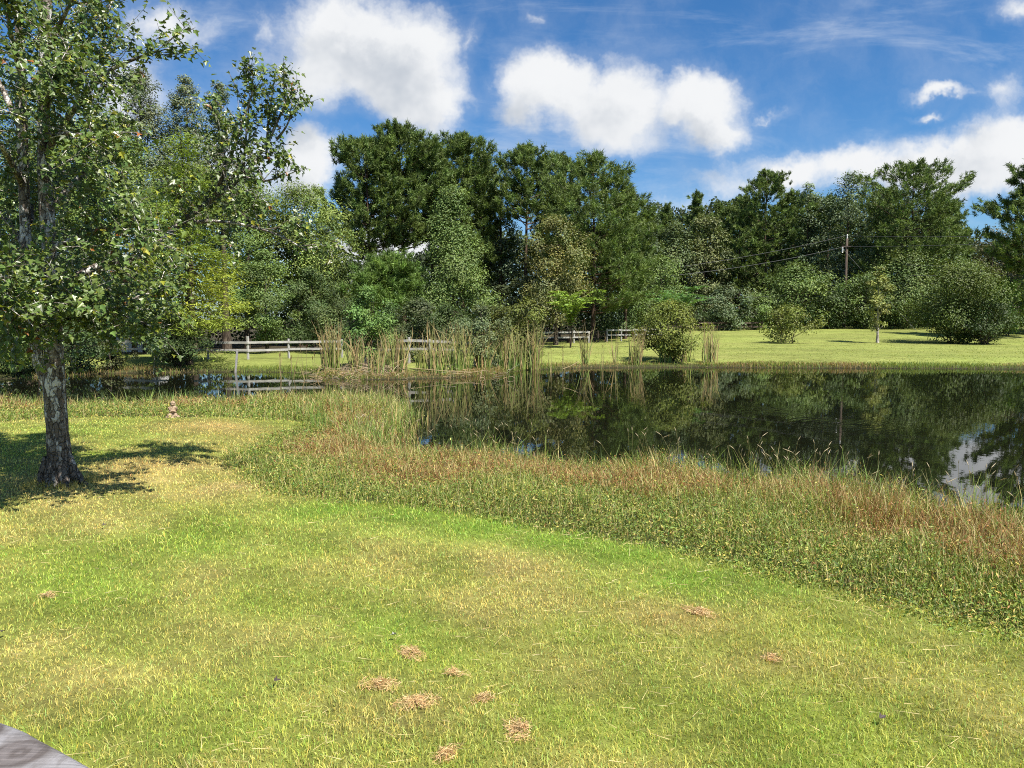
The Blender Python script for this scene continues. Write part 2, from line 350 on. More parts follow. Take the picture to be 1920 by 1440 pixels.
# ------------------------------------------------------------------ ground
def axis(parts):
    out = []
    for a, b, n in parts: out.append(np.linspace(a, b, n, endpoint=False))
    return np.concatenate(out+[[parts[-1][1]]])
gx = axis([(-900, -160, 12), (-160, -40, 40), (-40, -16, 70), (-16, 16, 150), (16, 45, 80), (45, 160, 40), (160, 900, 12)])
gy = axis([(-60, 0, 20), (0, 34, 150), (34, 52, 70), (52, 110, 60), (110, 260, 25), (260, 1500, 14)])
GX, GY = np.meshgrid(gx, gy); SD = sdist(GX, GY, POND); GZ = hgt(GX, GY, SD)
nx, ny = len(gx), len(gy)
mb = MB()
idx = np.arange(nx*ny).reshape(ny, nx)
mb.add(np.stack([GX, GY, GZ], -1).reshape(-1, 3), np.stack([idx[:-1, :-1], idx[:-1, 1:], idx[1:, 1:], idx[1:, :-1]], -1).reshape(-1, 4), smooth=True)
gr = mb.build('ground', M['ground']); tag(gr, kind='structure')
LS = sdist(GX, GY, LAWN)
c = lawn_col(GX, GY)*.36
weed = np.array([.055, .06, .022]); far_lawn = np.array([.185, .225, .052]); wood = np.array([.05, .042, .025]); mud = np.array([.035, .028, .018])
wn = sstep(-.05, .15, LS)[..., None]; c = c*(1-wn)+weed*wn
# far bank: mown pale green
ff = (sstep(35, 37.5, GY)*sstep(.5, 1.6, SD))[..., None]
fl = far_lawn*(.62+.76*fbm(GX, GY*2.5, 6, 4, 5))[..., None]
fn = fbm(GX*.6, GY*1.6, 5, 9, 4)[..., None]; fl = fl*(1-.35*fn)+np.array([.27, .22, .09])*.35*fn
c = c*(1-ff)+fl*ff
# woodland floor
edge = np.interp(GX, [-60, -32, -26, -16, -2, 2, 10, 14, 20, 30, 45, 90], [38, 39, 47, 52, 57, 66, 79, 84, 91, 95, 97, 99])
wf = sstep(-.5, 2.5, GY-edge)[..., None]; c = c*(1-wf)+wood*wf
md = sstep(.25, -.05, SD)[..., None]; c = c*(1-md)+mud*md
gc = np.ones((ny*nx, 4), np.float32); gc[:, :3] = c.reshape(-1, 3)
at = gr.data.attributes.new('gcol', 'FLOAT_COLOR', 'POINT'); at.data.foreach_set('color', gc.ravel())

mb = MB(); x0, y0 = POND.min(0)-.5; x1, y1 = POND.max(0)+.5
mb.add([[x0, y0, 0], [x1, y0, 0], [x1, y1, 0], [x0, y1, 0]], [[0, 1, 2, 3]])
tag(mb.build('pond_water', M['water']), kind='structure')

# ------------------------------------------------------------------ blades, leaves
def unit(v): return v/(np.linalg.norm(v, axis=-1, keepdims=True)+1e-9)
def blades(mb, base, height, width, lean, col, rng, mid=.55, droop=.25):
    """bent grass blades: base (n,3); height,width (n,), lean (n,3) horizontal lean vectors"""
    n = len(base); h = np.asarray(height)[:, None]; w = np.broadcast_to(np.asarray(width, float), (n,))[:, None]
    a = rng.random(n)*2*np.pi; s = np.stack([np.cos(a), np.sin(a), np.zeros(n)], -1)*w/2
    up = np.array([0, 0, 1.])
    m = base+up*h*mid+lean*h*mid*.5
    t = base+up*h*(1-droop*np.linalg.norm(lean, axis=1, keepdims=True))+lean*h
    V = np.stack([base-s, base+s, m+s*.8, m-s*.8, t], 1).reshape(-1, 3)
    o = np.arange(n)[:, None]*5
    mb.add(V, o+np.array([[0, 1, 2, 3]]), col); b = mb.n-len(V)
    mb.v.append(np.zeros((0, 3), np.float32))
    f = o+np.array([[3, 2, 4]])
    mb.loops.append((f+b).ravel()); mb.sizes.append(np.full(n, 3, np.int32)); cc = np.ones((n, 4), np.float32); cc[:, :3] = col
    mb.c.append(cc); mb.mi.append(np.zeros(n, np.int32)); mb.sm.append(np.full(n, False))
def rhomb(mb, C, N, L, W, col, rng, T=None, fold=.12):
    n = len(C)
    if T is None: T = rng.normal(size=(n, 3))
    T = unit(T-N*(T*N).sum(1, keepdims=True)); B = np.cross(N, T)
    L = np.broadcast_to(L, (n,))[:, None]; W = np.broadcast_to(W, (n,))[:, None]
    V = np.stack([C-T*L*.5, C+B*W*.5+N*W*fold-T*L*.08, C+T*L*.5, C-B*W*.5+N*W*fold-T*L*.08], 1).reshape(-1, 3)
    mb.add(V, np.arange(n)[:, None]*4+np.array([[0, 1, 2, 3]]), col)
def needles(mb, C, D, L, W, col, rng):
    """thin triangles from C along D"""
    n = len(C); s = unit(np.cross(D, rng.normal(size=(n, 3))))
    L = np.broadcast_to(L, (n,))[:, None]; W = np.broadcast_to(W, (n,))[:, None]
    V = np.stack([C-s*W*.5, C+s*W*.5, C+D*L], 1).reshape(-1, 3)
    mb.add(V, np.arange(n)[:, None]*3+np.array([[0, 1, 2]]), col)
WARM = np.array([1.18, 1.1, .95])
def jit(col, n, rng, v=.2, h=.12):
    c = np.array(col)[None]*(1+rng.normal(size=(n, 1))*v).clip(.45, 1.7)
    k = rng.normal(size=(n, 1))*h
    return (c*np.concatenate([1+k, 1+k*.2, 1-k*.5], 1)).clip(.003, .9)

# ------------------------------------------------------------------ lawn grass
rng = np.random.default_rng(11)
def sample_fan(n, dmin, dmax, expo, half):
    u = rng.random(n); e = 2-expo
    d = (dmin**e+(dmax**e-dmin**e)*u)**(1/e)
    a = (rng.random(n)*2-1)*half
    return d*np.sin(a), d*np.cos(a), d
x, y, d = sample_fan(500000, 2.6, 31, 1.75, RAD(44))
ls = sdist(x, y, LAWN); keep = ls < .05+.1*rng.random(len(x)); x, y, d = x[keep], y[keep], d[keep]
n = len(x); base = np.stack([x, y, hgt(x, y)-.004], -1)
col = lawn_col(x, y)
r = rng.random(n); dry = (r < .26)[:, None]
col = np.where(dry, STRAW*.42+col*.58, col)*(.72+.8*rng.random((n, 1)))
col = col*np.stack([1+.15*rng.normal(size=n), np.ones(n), 1-.1*rng.normal(size=n)], -1).clip(.5, 1.6)
tall = fbm(x, y, .8, 21, 2)
ht = (.016+.034*rng.random(n)**1.4*(.5+tall))*np.where(rng.random(n) < .05, 1.6, 1)
wd = .0042*np.maximum(1, d/4.5)**.85
la = rng.random(n)*2*np.pi; lm = rng.random(n)**.8*1.1
lean = np.stack([np.cos(la)*lm, np.sin(la)*lm, np.zeros(n)], -1)
mb = MB(); blades(mb, base, ht, wd, lean, col, rng)
k = 5200; x, y, d = sample_fan(k, 2.8, 14, 1.3, RAD(42)); q = (sdist(x, y, LAWN) < -.1) & (rng.random(k) < .12+.9*sstep(.42, .68, fbm(x, y, 1.3, 12, 3))+.35*sstep(.8, 2.5, x)); x, y, d = x[q], y[q], d[q]; k = len(x)
a = rng.random(k)*3.14; D = np.stack([np.cos(a), np.sin(a)*.7, rng.normal(size=k)*.12], -1); D = unit(D)
needles(mb, np.stack([x, y, hgt(x, y)+.03+.025*rng.random(k)], -1), D, .05+.13*rng.random(k)**2, .0035*np.maximum(1, d/5), jit((.62, .5, .24), k, rng, .15, .06), rng)
tg = ground(113, 908); k = 1100; a = rng.random(k)*6.28; rr = .17+.3*rng.random(k)**1.5; xx = tg[0]+np.cos(a)*rr; yy = tg[1]+np.sin(a)*rr; lm = .2+.5*rng.random(k)
blades(mb, np.stack([xx, yy, hgt(xx, yy)-.005], -1), .04+.09*rng.random(k), .006, np.stack([np.cos(a)*lm, np.sin(a)*lm, 0*a], -1), lawn_col(xx, yy)*(.5+.6*rng.random((k, 1))), rng)
tag(mb.build('lawn_grass', M['blade']), 'mown yellow green lawn grass in the foreground', 'grass', kind='stuff')

# dry clippings
heaps = [(770, 1228, .13, 'wide thin heap of dry clippings, highest of the lumps on the near lawn'), (712, 1288, .13, 'pale round heap of dry clippings left of the darkest lump'),
         (780, 1322, .14, 'dark topped double heap of dry clippings, largest on the near lawn'), (850, 1266, .08, 'small upright orange lump of dry clippings'), (905, 1314, .085, 'small domed lump of dry clippings right of the double heap'),
         (972, 1374, .13, 'flat pale heap of dry clippings nearest the bottom centre'), (1448, 1238, .08, 'brownish patch of dry clippings far to the right on the near lawn'), (1310, 1150, .13, 'broad sparse spread of dry clippings beside the lush green strip'),
         (90, 1120, .08, 'small tan tuft of dry clippings by the left edge'), (835, 1420, .1, 'sparse tan tuft of dry clippings at the bottom edge')]
for px, py, r, lab in heaps:
    g = ground(px, py); r = r*.76; n = int(650*(r/.13)**2); q = np.clip(rng.normal(size=(n, 2)), -1.7, 1.7)*r*.46
    q = q*(1+.5*np.sin(np.arctan2(q[:, 1], q[:, 0])*2+px))[:, None]
    e = np.exp(-(q**2).sum(1)/(r*r*.25))
    z = np.array(hgt(g[0]+q[:, 0], g[1]+q[:, 1]))-g[2]+.012+rng.random(n)*(.012+.024*e)
    C = np.stack([q[:, 0], q[:, 1], z], -1); D = unit(np.stack([rng.normal(size=n), rng.normal(size=n), rng.normal(size=n)*.35], -1))
    mb = MB(); needles(mb, C-D*.025, D, .04+.04*rng.random(n), .0035, jit((.58, .40, .2), n, rng, .3, .1), rng)
    o = mb.build('grass_clippings', M['straw'], loc=g); tag(o, lab, 'grass clippings', 'lumps of dry grass clippings on the near lawn')

# ------------------------------------------------------------------ weeds on the near bank
def in_band(x, y):
    sd = sdist(x, y, POND); ls = sdist(x, y, LAWN)
    return sd, ls
def sample_box(n, x0, x1, y0, y1):
    return x0+(x1-x0)*rng.random(n), y0+(y1-y0)*rng.random(n)
xs, ys = [], []
n0 = 420000
x, y, d = sample_fan(n0, 6.0, 32, 1.55, RAD(43))
sd, ls = in_band(x, y)
jitn = .45*fbm(x, y, .7, 31, 2)+.55*rng.random(n0)
ok = (ls > -.38+.78*jitn) & (sd > -.55-.6*fbm(x, y, 1.1, 33, 2)*(d < 22)) & (y < 31) & ~((y > 26) & (x < -30))
ok &= (rng.random(n0) < np.where(sd < 0, .35*np.exp(sd*1.2), 1))
x, y, d, sd, ls = x[ok], y[ok], d[ok], sd[ok], ls[ok]
W = sd+np.maximum(ls, 0)+1e-6; u = np.clip(np.maximum(ls, 0)/np.maximum(W, .3), 0, 1)     # 0 by the lawn, 1 at the water
gz = np.maximum(hgt(x, y, sd), -.05); n = len(x)
nn = fbm(x, y, .9, 41, 3)
left = sstep(19, 23, y)                                                     # grassy inlet bank far left
px_r = x/np.maximum(y, 1)
# leafy ground cover: small leaves on short stems
front = (rng.random(n) < np.clip(1.1-.75*u, .25, 1)*.42*(1-left))
idxs = np.nonzero(front)[0]
mb = MB()
uu = u+.8*(fbm(x, y, 1.6, 43, 3)-.5); tm = .5-.3*sstep(-1.5, 2.5, x); tap = tm+(1-tm)*sstep(-.2, .6+.9*sstep(-1.5, 2.5, x), ls)*(.7+.6*nn); br = sstep(.2, .5, uu)*(1-.75*sstep(.78, 1.05, uu))*(1-left)                                       # reddish-brown zone
for rep in range(4):
    i = idxs; m = len(i)
    h = (.05+.36*rng.random(m)**1.2*(.4+.7*u[i])*(.1+1.8*nn[i]))*tap[i]
    off = rng.normal(size=(m, 2))*.03
    C = np.stack([x[i]+off[:, 0], y[i]+off[:, 1], gz[i]+h*(.35+.65*rng.random(m))], -1)
    N = unit(rng.normal(size=(m, 3))*.9+np.array([.2, -.25, .55]))
    L = (.018+.026*rng.random(m))*np.maximum(1, d[i]/10)**.6
    cg = jit((.15, .205, .038), m, rng, .42, .16); cb = jit((.29, .16, .06), m, rng, .32, .12); cy = jit((.40, .36, .09), m, rng, .25, .1)
    pat = .62+.75*fbm(x[i], y[i], .7, 47, 3)[:, None]; cg = cg*pat; cb = cb*(.4+.6*pat); cy = cy*(.5+.5*pat)
    pick = rng.random(m); b = br[i]
    col = np.where((pick < .04+b*.5)[:, None], cb, np.where((pick < .04+b*.5+.2)[:, None], cy, cg))
    rhomb(mb, C, N, L*1.15, L*.36, col, rng)
# upright stems and grass
for rep in range(2):
  i = np.arange(n) if rep == 0 else np.nonzero(rng.random(n) < .6)[0]; m = len(i)
  h = (.08+.38*rng.random(m)**1.7)*(.55+.45*sstep(.1, .8, u[i]))*(.25+1.4*nn[i])*tap[i]
  la = rng.random(m)*2*np.pi; lm = .1+.5*rng.random(m)
  c_g = jit((.20, .27, .05), m, rng, .36, .16); c_b = jit((.29, .15, .062), m, rng, .3, .1); c_s = jit((.55, .46, .2), m, rng, .22, .08)
  pick = rng.random(m); b = br[i]
  col = np.where((pick < .06+b*.45)[:, None], c_b, np.where((pick < .06+b*.45+.27)[:, None], c_s, c_g))
  blades(mb, np.stack([x[i]+rng.normal(size=m)*.06*rep, y[i]+rng.normal(size=m)*.06*rep, gz[i]], -1), h, .0055*np.maximum(1, d[i]/9)**.8, np.stack([np.cos(la)*lm, np.sin(la)*lm, 0*lm], -1), col, rng)
tag(mb.build('bank_weeds', M['leaf']), 'green and reddish brown weeds covering the near pond bank', 'weeds', kind='stuff')

# tall grass at the water's edge with seed heads
mb = MB()
k = 125000
x, y, d = sample_fan(k, 7.5, 33, 1.35, RAD(43))
sd, ls = in_band(x, y); nn = fbm(x, y, .8, 51, 2); left = sstep(20, 23, y)
tongue = (x > -11) & (x < -4) & (y > 17) & (y < 30)
ok = (ls > .15) & (sd > -.7) & (sd < np.where(left > .5, 2.6, np.where(tongue, 2.2, .75))) & (rng.random(k) < np.where(sd < -.1, .22, .9)*np.clip((nn-.28)*2.6+.6*left, 0.05, 1)*1.0)
x, y, d, sd, ls, nn, left = x[ok], y[ok], d[ok], sd[ok], ls[ok], nn[ok], left[ok]; n = len(x)
gz = np.maximum(hgt(x, y, sd), -.05)
right = sstep(2, 6, x)*(1-left)
h = (.22+.56*rng.random(n)**1.6)*(.65+.5*nn)*(1+.25*right)*np.where(left > .5, .9, 1.0)
la = rng.random(n)*2*np.pi; lm = .08+.55*rng.random(n)**1.5
cg = jit((.21, .31, .07), n, rng, .25, .12); cs = jit((.50, .43, .19), n, rng, .22, .08)
col = np.where((rng.random(n) < .22+.38*left)[:, None], cs, cg)
blades(mb, np.stack([x, y, gz], -1), h, (.007+.006*rng.random(n))*np.maximum(1, d/12)**.7, np.stack([np.cos(la)*lm, np.sin(la)*lm, 0*lm], -1), col, rng, droop=.35)
# foxtail seed heads on thin stems
i = rng.permutation(np.nonzero((sd < .7) & (left < .5))[0])[:230]; m = len(i)
hh = .45+.38*rng.random(m); lx = rng.normal(size=m)*.16; ly = rng.normal(size=m)*.12
for j in range(m):
    b = np.array([x[i[j]], y[i[j]], gz[i[j]]]); tp = b+np.array([lx[j], ly[j], hh[j]]); md = (b+tp)/2-np.array([lx[j], ly[j], 0])*.2
    q = tp+np.array([lx[j]*.3+.006, ly[j]*.3, .055])
    mb.tube([b, md, tp], .0022*max(1, d[i[j]]/12), 3, (.22, .2, .08))
    mb.tube([tp, tp*.6+q*.4, q], [.003, .006, .0015], 5, (.5, .42, .27), cap=False)
tag(mb.build('shore_grass', M['blade']), 'tall loose grass with pale seed heads along the near water edge', 'grass', kind='stuff')

# fringe on the far bank
mb = MB()
m = 60000
seg = np.array([at_z(*p)[:2] for p in far_px]); sl = np.linalg.norm(np.diff(seg, axis=0), axis=1); cs_ = np.concatenate([[0], np.cumsum(sl)])
s = rng.random(m)*cs_[-1]; k = np.clip(np.searchsorted(cs_, s)-1, 0, len(sl)-1); t = (s-cs_[k])/sl[k]
P = seg[k]+(seg[k+1]-seg[k])*t[:, None]+rng.normal(size=(m, 2))*np.array([.3, .75])+np.array([0, .5])
sd = sdist(P[:, 0], P[:, 1], POND); nn = fbm(P[:, 0], P[:, 1], 2.5, 61, 3)
ok = (sd > -.12) & (rng.random(m) < np.clip(.2+1.6*(nn-.3), 0.05, 1)); P = P[ok]; sd = sd[ok]; nn = nn[ok]; n = len(P)
h = (.06+.3*rng.random(n)**1.5*(.25+nn))*np.clip(1.2-.35*sd, .35, 1.1)
la = rng.random(n)*2*np.pi; lm = .1+.5*rng.random(n)
brn = fbm(P[:, 0], P[:, 1], 4, 66, 2)
col = np.where((rng.random(n) < sstep(.35, .75, brn)*.8)[:, None], jit((.32, .23, .10), n, rng, .2, .08), jit((.22, .28, .06), n, rng, .22, .12))
blades(mb, np.stack([P[:, 0], P[:, 1], hgt(P[:, 0], P[:, 1], sd)-.01], -1), h, .018+.012*rng.random(n), np.stack([np.cos(la)*lm, np.sin(la)*lm, 0*lm], -1), col, rng)
k = 70000; yy = 42+54*rng.random(k)**1.25; xx = (rng.random(k)*1.15-.12)*yy*.72+2; s3 = sdist(xx, yy, POND); q3 = (s3 > .8) & (yy < np.interp(xx, [-60, -32, -26, -16, -2, 2, 10, 14, 20, 30, 45, 90], [38, 39, 47, 52, 57, 66, 79, 84, 91, 95, 97, 99])) & (rng.random(k) < .25+1.2*(fbm(xx, yy, 3.5, 91, 3)-.2))
xx, yy, s3 = xx[q3], yy[q3], s3[q3]; k = len(xx); a = rng.random(k)*6.28; lm = .2+.8*rng.random(k)
blades(mb, np.stack([xx, yy, hgt(xx, yy, s3)-.01], -1), .02+.045*rng.random(k)**2, .03+.03*rng.random(k), np.stack([np.cos(a)*lm, np.sin(a)*lm, 0*a], -1), jit((.28, .335, .075), k, rng, .13, .12), rng)
tag(mb.build('far_bank_grass', M['blade']), 'ragged green and brown grass fringe along the far bank', 'grass', kind='stuff')

# ------------------------------------------------------------------ cattails
def cattail(px, py, hpx, n, wpx, dry, lab, sparse=False, name='cattail_clump', zoff=0):
    g = at_z(px, py, .0); g[2] = max(h1(g[0], g[1]), -.08); sc_ = g[1]/F
    H = hpx*sc_; R = wpx*sc_/2
    o = thing(name, lab, 'cattails', g, 0, 'cattail clumps along the far bank')
    mb = MB(); r2 = np.random.default_rng(int(px*7+py))
    for _ in range(n if sparse else int(n*1.8)):
        a = r2.random()*6.28; rr = R*.42*math.sqrt(r2.random()); b = np.array([math.cos(a)*rr*1.6, math.sin(a)*rr, 0])
        h = H*(.4+.6*r2.random()**.8); ln = r2.normal()*.13+.3*math.cos(a)*r2.random()*R/max(H, .3); ly = r2.normal()*.08
        k = 6; t = np.linspace(0, 1, k); bend = r2.random()**2*.7*(1 if r2.random() < .6 else -1)
        pts = np.stack([b[0]+ln*h*t+bend*h*.5*t**4, b[1]+ly*h*t, h*t-abs(bend)*h*.35*t**4], -1)
        w = (.018+.016*r2.random())*(1-t**2.5)+.004
        if sparse: w = w*.8
        an = r2.random()*3.14; s = np.array([math.cos(an), math.sin(an)*.6, 0])
        V = np.stack([pts-s*w[:, None]/2*1.4, pts+s*w[:, None]/2*1.4], 1).reshape(-1, 3)
        f = np.array([[2*q, 2*q+1, 2*q+3, 2*q+2] for q in range(k-1)])
        c = jit((.42, .32, .15), 1, r2, .22, .08)[0] if r2.random() < dry*.65 else jit((.20, .28, .065), 1, r2, .22, .12)[0]
        cc = np.array([c*(1-.0*q)+(np.array([.40, .30, .14])-c)*.14*q for q in range(k-1)])
        mb.add(V, f, cc)
    mb.build('leaves', M['straw'], o)
    mb = MB()
    for _ in range(max(2, n//14)):
        b = np.array([r2.normal()*R*.3, r2.normal()*R*.2, 0]); h = H*(.6+.3*r2.random()); lx = r2.normal()*.06*h
        tp = b+np.array([lx, 0, h]); mb.tube([b, tp], .007, 4, (.33, .27, .13))
        d = unit(tp-b); mb.tube([tp, tp+d*.02, tp+d*.15, tp+d*.17], [.005, .014, .014, .004], 6, (.12, .06, .025))
    mb.build('seed_spikes', M['straw'], o)
CT = [(622, 703, 108, 55, 50, .8, 'tall straw coloured cattail clump at the left tip of the reed bed'), (668, 706, 92, 30, 34, .85, 'dry brown cattail clump just right of the tallest straw clump'),
      (705, 709, 70, 26, 44, .95, 'short dead brown cattail clump beside the fallen reed heap'), (745, 706, 92, 60, 56, .5, 'dense half green cattail clump in front of the hidden rails'),
      (722, 704, 80, 24, 30, .5, 'thin yellow cattail clump between the brown and the half green clumps'), (795, 704, 70, 22, 40, .35, 'low green cattail clump left of the tall leaning clump'), (822, 707, 112, 46, 52, .55, 'tallest leaning cattail clump in the middle of the reed bed'),
      (862, 703, 100, 56, 60, .15, 'bluish green cattail clump in the middle of the reed bed'), (905, 700, 92, 42, 44, .6, 'straw tipped cattail clump before the dark olive bush'), (948, 697, 96, 54, 56, .55, 'broad mixed cattail clump at the foot of the olive bush'),
      (978, 694, 80, 30, 36, .3, 'green cattail clump at the right foot of the olive bush'), (1003, 694, 106, 30, 34, .75, 'tall golden cattail clump at the right end of the long reed bed'), (1098, 689, 92, 18, 24, .45, 'slim cattail clump alone before the right rail fence'),
      (1152, 687, 72, 8, 14, .3, 'wispy green cattail clump alone on the open far bank'), (1190, 688, 78, 34, 34, .9, 'reddish brown cattail clump left of the rounded olive shrub'), (1247, 686, 84, 22, 36, .15, 'green cattail clump before the rounded olive shrub'),
      (1290, 685, 80, 16, 36, .55, 'mixed cattail clump at the right of the rounded olive shrub'), (1330, 686, 82, 40, 44, .85, 'pale dry cattail clump at the right end before the open lawn')]
for a in CT: cattail(*a)
for px, py, h, lab in [(527, 712, 75, 'lone pale reed stalk in the water before the long rails'), (548, 710, 60, 'second pale reed stalk in the water, shorter than the lone one'), (572, 712, 78, 'pale reed stalk in the water next to the straw clump'), (590, 708, 60, 'thin pale reed stalks at the left foot of the straw clump'),
                       (1032, 697, 55, 'thin reed stalks in water right of the golden clump'), (1058, 694, 50, 'short thin reed stalks before the right rail fence'), (1128, 692, 60, 'thin reed stalks between the slim and the wispy clumps')]:
    cattail(px, py, h, 3, 10, 1, lab, True, 'reed_stalks')
# fallen reeds
mb = MB(); r2 = np.random.default_rng(77)
for _ in range(520):
    px = r2.normal(675, 40) if r2.random() < .8 else r2.uniform(600, 960); py = 706+r2.normal()*3.5
    g = at_z(px, py); g[2] = max(h1(g[0], g[1]), 0)+r2.random()**2*.35
    a = r2.random()*6.28; L = .25+.6*r2.random(); d = np.array([math.cos(a), math.sin(a)*.5, r2.normal()*.28])
    mb.tube([g, g+d*L*.5+np.array([0, 0, .04]), g+d*L], [.009, .009, .003], 3, tuple(jit((.42, .32, .2), 1, r2, .25, .08)[0]))
for (p, q) in [((770, 690), (890, 698)), ((840, 702), (912, 694)), ((690, 700), (770, 668)), ((600, 690), (560, 705)), ((740, 712), (700, 690)), ((1055, 692), (1085, 678))]:
    a = at_y(*p, 35); b = at_y(*q, 35.5); a[2] = max(a[2], .03); b[2] = max(b[2], .05); mb.tube([a, (a+b)/2+[0, 0, -.03], b], .012, 4, (.42, .33, .18))
tag(mb.build('fallen_reeds', M['straw']), 'heap of dead fallen reeds at the foot of the cattails', 'reeds', kind='stuff')

# ------------------------------------------------------------------ trees
def limb_tube(mb, a, b, r0, r1, r2, sag=.15, k=5, mi=0):
    L = np.linalg.norm(b-a); m = (a+b)/2+np.array([r2.normal()*.06*L, r2.normal()*.06*L, -sag*L*.4])
    t = np.linspace(0, 1, 5)[:, None]; P = a*(1-t)**2+2*m*t*(1-t)+b*t*t
    mb.tube(P, r0+(r1-r0)*t[:, 0], k)
PROF = {
    'oval': lambda t: np.sqrt(np.clip(1-(2*t-.92)**2/1.2, .02, 1)),
    'round': lambda t: np.sqrt(np.clip(1-(2*t-1)**2, .03, 1)),
    'cone': lambda t: .12+.88*(1-t)**.75*np.clip(t/.12, .55, 1),
    'column': lambda t: np.clip(np.sin(np.pi*np.clip(t*.86+.1, 0, 1)), .1, 1)**.6,
    'vase': lambda t: .35+.65*np.clip(np.sin(np.pi*(t*.7+.18)), 0, 1),
    'pineoval': lambda t: np.sqrt(np.clip(1-(1.75*t-.6)**2/1.33, .03, 1)),
    'dome': lambda t: np.sqrt(np.clip(1-t**2.2, .02, 1)),
}
def broad(o, H, R, zb, seed, col, d, prof='oval', lai=3.4, hue=.055, dens=1.0, trunk_r=None, bark='bark', multi=1, droop=0, lump=.3, leafk=.0029, clumpk=1.0):
    r2 = np.random.default_rng(seed); P = PROF[prof]
    Hc = H-zb; L = max(.12, d*leafk); Wd = L*.55
    area = 1.5*R*Hc
    nl = int(min(36000, lai*dens*area/(L*Wd*.5)))
    K = int(np.clip(26*clumpk*dens*(Hc/R)**.5*max(1, R/2.0), 18, 150))
    t = r2.random(K)**.9; az = r2.random(K)*6.283
    ph = r2.random(6)*6.28
    lumpf = 1+lump*(np.sin(az*2+ph[0]+t*5)+np.sin(az*3+ph[1]-t*9))*.5+r2.normal(size=K)*.12
    rad = R*P(t)*(.3+.7*r2.random(K)**.55)*lumpf
    rc = R*(.17+.15*r2.random(K))*(.7+.4*P(t))
    rad = np.maximum(rad-rc*.5, 0)
    C = np.stack([np.cos(az)*rad, np.sin(az)*rad, zb+t*Hc*.97], -1)
    C[:, 2] -= droop*rad
    w = rc**2; w /= w.sum(); cl = r2.choice(K, nl, p=w)
    Q = r2.normal(size=(nl, 3)); Q = unit(Q)*(r2.random((nl, 1))**.45)*np.array([1.15, 1.15, .8])
    X = C[cl]+Q*rc[cl][:, None]*1.15
    X[:, 2] = np.maximum(X[:, 2], .08)
    out = unit(Q+unit(C-np.array([0, 0, zb+Hc*.4]))[cl]*.5)
    N = unit(out*.65+np.array([.1, -.05, .55])+r2.normal(size=(nl, 3))*.36)
    cc = jit(col, K, r2, .2, hue)[cl]*(1+r2.normal(size=(nl, 1))*.13).clip(.5, 1.6)
    cc = cc*1.14*np.stack([.95+.05*r2.normal(size=nl), np.ones(nl), 1+.1*r2.normal(size=nl)], -1).clip(.6, 1.5)
    mb = MB(); rhomb(mb, X, N, L*(.7+.6*r2.random(nl)), Wd*(.7+.6*r2.random(nl)), cc.clip(.004, .6), r2)
    tr = trunk_r or H*.013+.02
    tb = MB()
    for s in range(multi):
        bx = np.array([r2.normal()*.12*R, r2.normal()*.12*R, 0]) if multi > 1 else np.zeros(3)
        tt = np.linspace(0, 1, 9); top = np.array([r2.normal()*.05*R, r2.normal()*.05*R, H*.9]) + (bx*3 if multi > 1 else 0)
        Pth = bx*(1-tt)[:, None]+top*tt[:, None]+np.stack([np.sin(tt*5+ph[2]+s)*.03*R*tt, np.cos(tt*4+ph[3])*.03*R*tt, -.15*(tt == 0)], -1)
        tb.tube(Pth, (tr*(1-tt*.88)*(1+.5*np.exp(-tt*30)))/multi**.4, 7)
        nb = min(K, 34)//multi
        for q in r2.permutation(K)[:nb]:
            c = C[q]; rr = math.hypot(c[0]-bx[0], c[1]-bx[1]); z0 = max(zb*.7 if multi == 1 else .1, c[2]-rr*1.0); f = min(z0/(H*.9), .95)
            a = bx*(1-f)+top*f; a[2] = z0
            limb_tube(tb, a, c, max(.012, tr*.38*(1-f)), .008, r2)
    tb.build('trunk', M[bark], o); mb.build('crown', M['leaf'], o)

